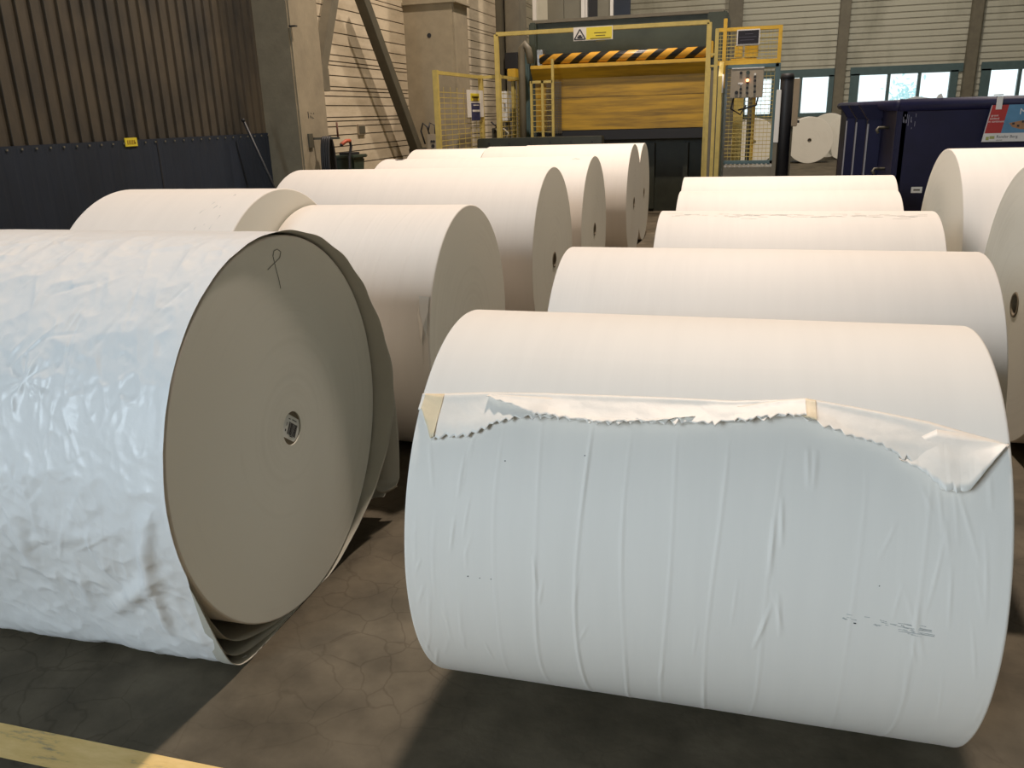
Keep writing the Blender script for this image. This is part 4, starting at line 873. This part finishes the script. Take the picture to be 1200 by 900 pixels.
# wall with real openings
for a, b in wins:
    mb.box((xcur, YW, wz0), (a, YW+.2, wz1)); xcur = b
mb.box((xcur, YW, wz0), (HX+.2, YW+.2, wz1)).box((XW-.3, YW, 0), (HX+.2, YW+.2, wz0)).box((XW-.3, YW, wz1), (HX+.2, YW+.2, HZ))
# horizontal siding ribs
z = .05
while z < HZ-.1:
    if not (wz0-.06 < z < wz1+.02): mb.box((XW-.3, YW-.035, z), (HX, YW, z+.12))
    else:
        xc = XW-.3
        for a, b in wins+[(HX, HX)]: mb.box((xc, YW-.035, z), (a-.02, YW, min(z+.12, wz1))); xc = b+.02
    z += .20
setp(mb.build('wall_back', M['siding']), kind='structure')
for i, (a, b) in enumerate(wins):
    w = bpy.data.objects.new('window_%d' % (i+1), None); COL.objects.link(w); w.location = ((a+b)/2, YW, wz0); setp(w, kind='structure')
    mb = MB(); f = .10; y0_, y1_ = YW-.07, YW+.08
    mb.box((a-.3, y0_, wz1-.05), (b+.5, y1_-.05, wz1+.22)).box((a-f, y0_, wz0-.08), (b+f, y1_, wz0+.05)).box((a-f-.18, y0_, wz0-.08), (a+.02, y1_, wz1)).box((b-.02, y0_, wz0-.08), (b+f+.12, y1_, wz1))
    for k in (1, 2): x = a+(b-a)*k/3; mb.box((x-.05, y0_+.02, wz0), (x+.05, y1_, wz1))
    mb.build('window_frame', M['teal'], w)
    for k in range(3): MB().box((a+(b-a)*k/3, YW+.03, wz0), (a+(b-a)*(k+1)/3, YW+.04, wz1)).build('pane', M['glass'], w)
# wall posts
for i, (px, wd) in enumerate(((860, .5), (987, .34), (1140, .34), (1293, .34))):
    x = at_y(px, 60, YW-.3).x; r = setp(MB().box((x-wd/2, YW-.32, 0), (x+wd/2, YW-.04, HZ)).build('trim_%d' % (i+4), M['steel_grey'], bevel=.02), 'grey steel wall post on the far wall', kind='structure')
# panelled sliding doors standing behind the machine
YD = 20.0
dr = bpy.data.objects.new('door_1', None); COL.objects.link(dr); dr.location = (at_y(690, 0, YD).x, YD, 0); setp(dr, 'tall grey sliding door panels with white posts behind the machine', kind='structure')
def DX(px): return at_y(px, 10, YD).x
for a, b, m in ((628, 641, 'siding'), (641, 660, 'panel_grey'), (660.5, 681, 'panel_grey'), (689, 700, 'dark'), (700, 715, 'panel_grey'), (719, 738, 'blue_low')):
    MB().box((DX(a), YD+.05, 0), (DX(b), YD+.15, 7)).build('door_panel', M[m], dr)
for a, b in ((624, 628), (681, 685.5), (686, 688), (715, 718.5)): MB().box((DX(a), YD, 0), (DX(b), YD+.2, 7)).build('door_post', M['white'], dr)
MB().box((DX(624), YD-.02, 7), (DX(738), YD+.25, 7.2)).build('door_track', M['steel_grey'], dr)
# dim brown tree-like haze outside is left to the sky; a tree stands beyond the middle window
TX = at_y(1058, 112, 46).x
tr = root('tree', (TX, 46, -.3), 'pale tree outside the middle far window', 'tree')
MB().tube([(TX, 46, -.3), (TX, 46, 1.8)], .12, 8).build('trunk', M['steel_dark'], tr, True)
mb = MB(); r_ = np.random.default_rng(6)
for k in range(110):
    p = Vector((TX+r_.normal(0, .38), 46+r_.normal(0, .4), 2.0+r_.normal(0, .35))); q = Vector((r_.normal(), r_.normal(), r_.normal())).normalized()*.16; s = q.cross(Vector((.3, .5, .8))).normalized()*.07
    mb._f([mb.bm.verts.new(p-q), mb.bm.verts.new(p+s), mb.bm.verts.new(p+q), mb.bm.verts.new(p-s)])
mb.build('foliage', simple('leaf', (.72, .95, .97, 1), .7), tr)
setp(MB().box((-60, HY1+.35, -.4), (80, 140, -.32)).build('ground', simple('yard', (.82, .84, .85, 1), .8)), kind='structure')
# ---------------------------------------------------------------- light
wd = bpy.data.worlds.new('World'); scene.world = wd; wd.use_nodes = True
bg = wd.node_tree.nodes['Background']; bg.inputs[0].default_value = (.88, .96, 1, 1); bg.inputs[1].default_value = 1.6
def area(name, loc, target, size, power, col, shape='DISK', sy=None):
    l = bpy.data.lights.new(name, 'AREA'); l.shape = shape; l.size = size; l.energy = power; l.color = col
    if sy: l.size_y = sy
    o = bpy.data.objects.new(name, l); COL.objects.link(o); o.location = loc
    o.rotation_euler = (Vector(target)-Vector(loc)).to_track_quat('-Z', 'Y').to_euler(); return o
WARM = (1, .845, .72)
for x, y, p in ((-.3, 8.6, 1680), (-.3, 16.5, 900), (3.0, 25.0, 650)):
    area('hall_lamp', (x, y, 13.0), (x, y, 0), .6, p, WARM if y < 20 else (1, .94, .82))
# daylight through the open gate in the left wall, behind the camera
area('gate_daylight', (XW+.05, -7.4, 4.7), (-.4, 2.0, 1.0), 4.5, 940, (.72, .87, 1), 'RECTANGLE', 3.4)
vs = scene.view_settings; vs.view_transform = 'Standard'; vs.look = 'None'; vs.gamma = 1; vs.exposure = 0; vs.use_curve_mapping = False
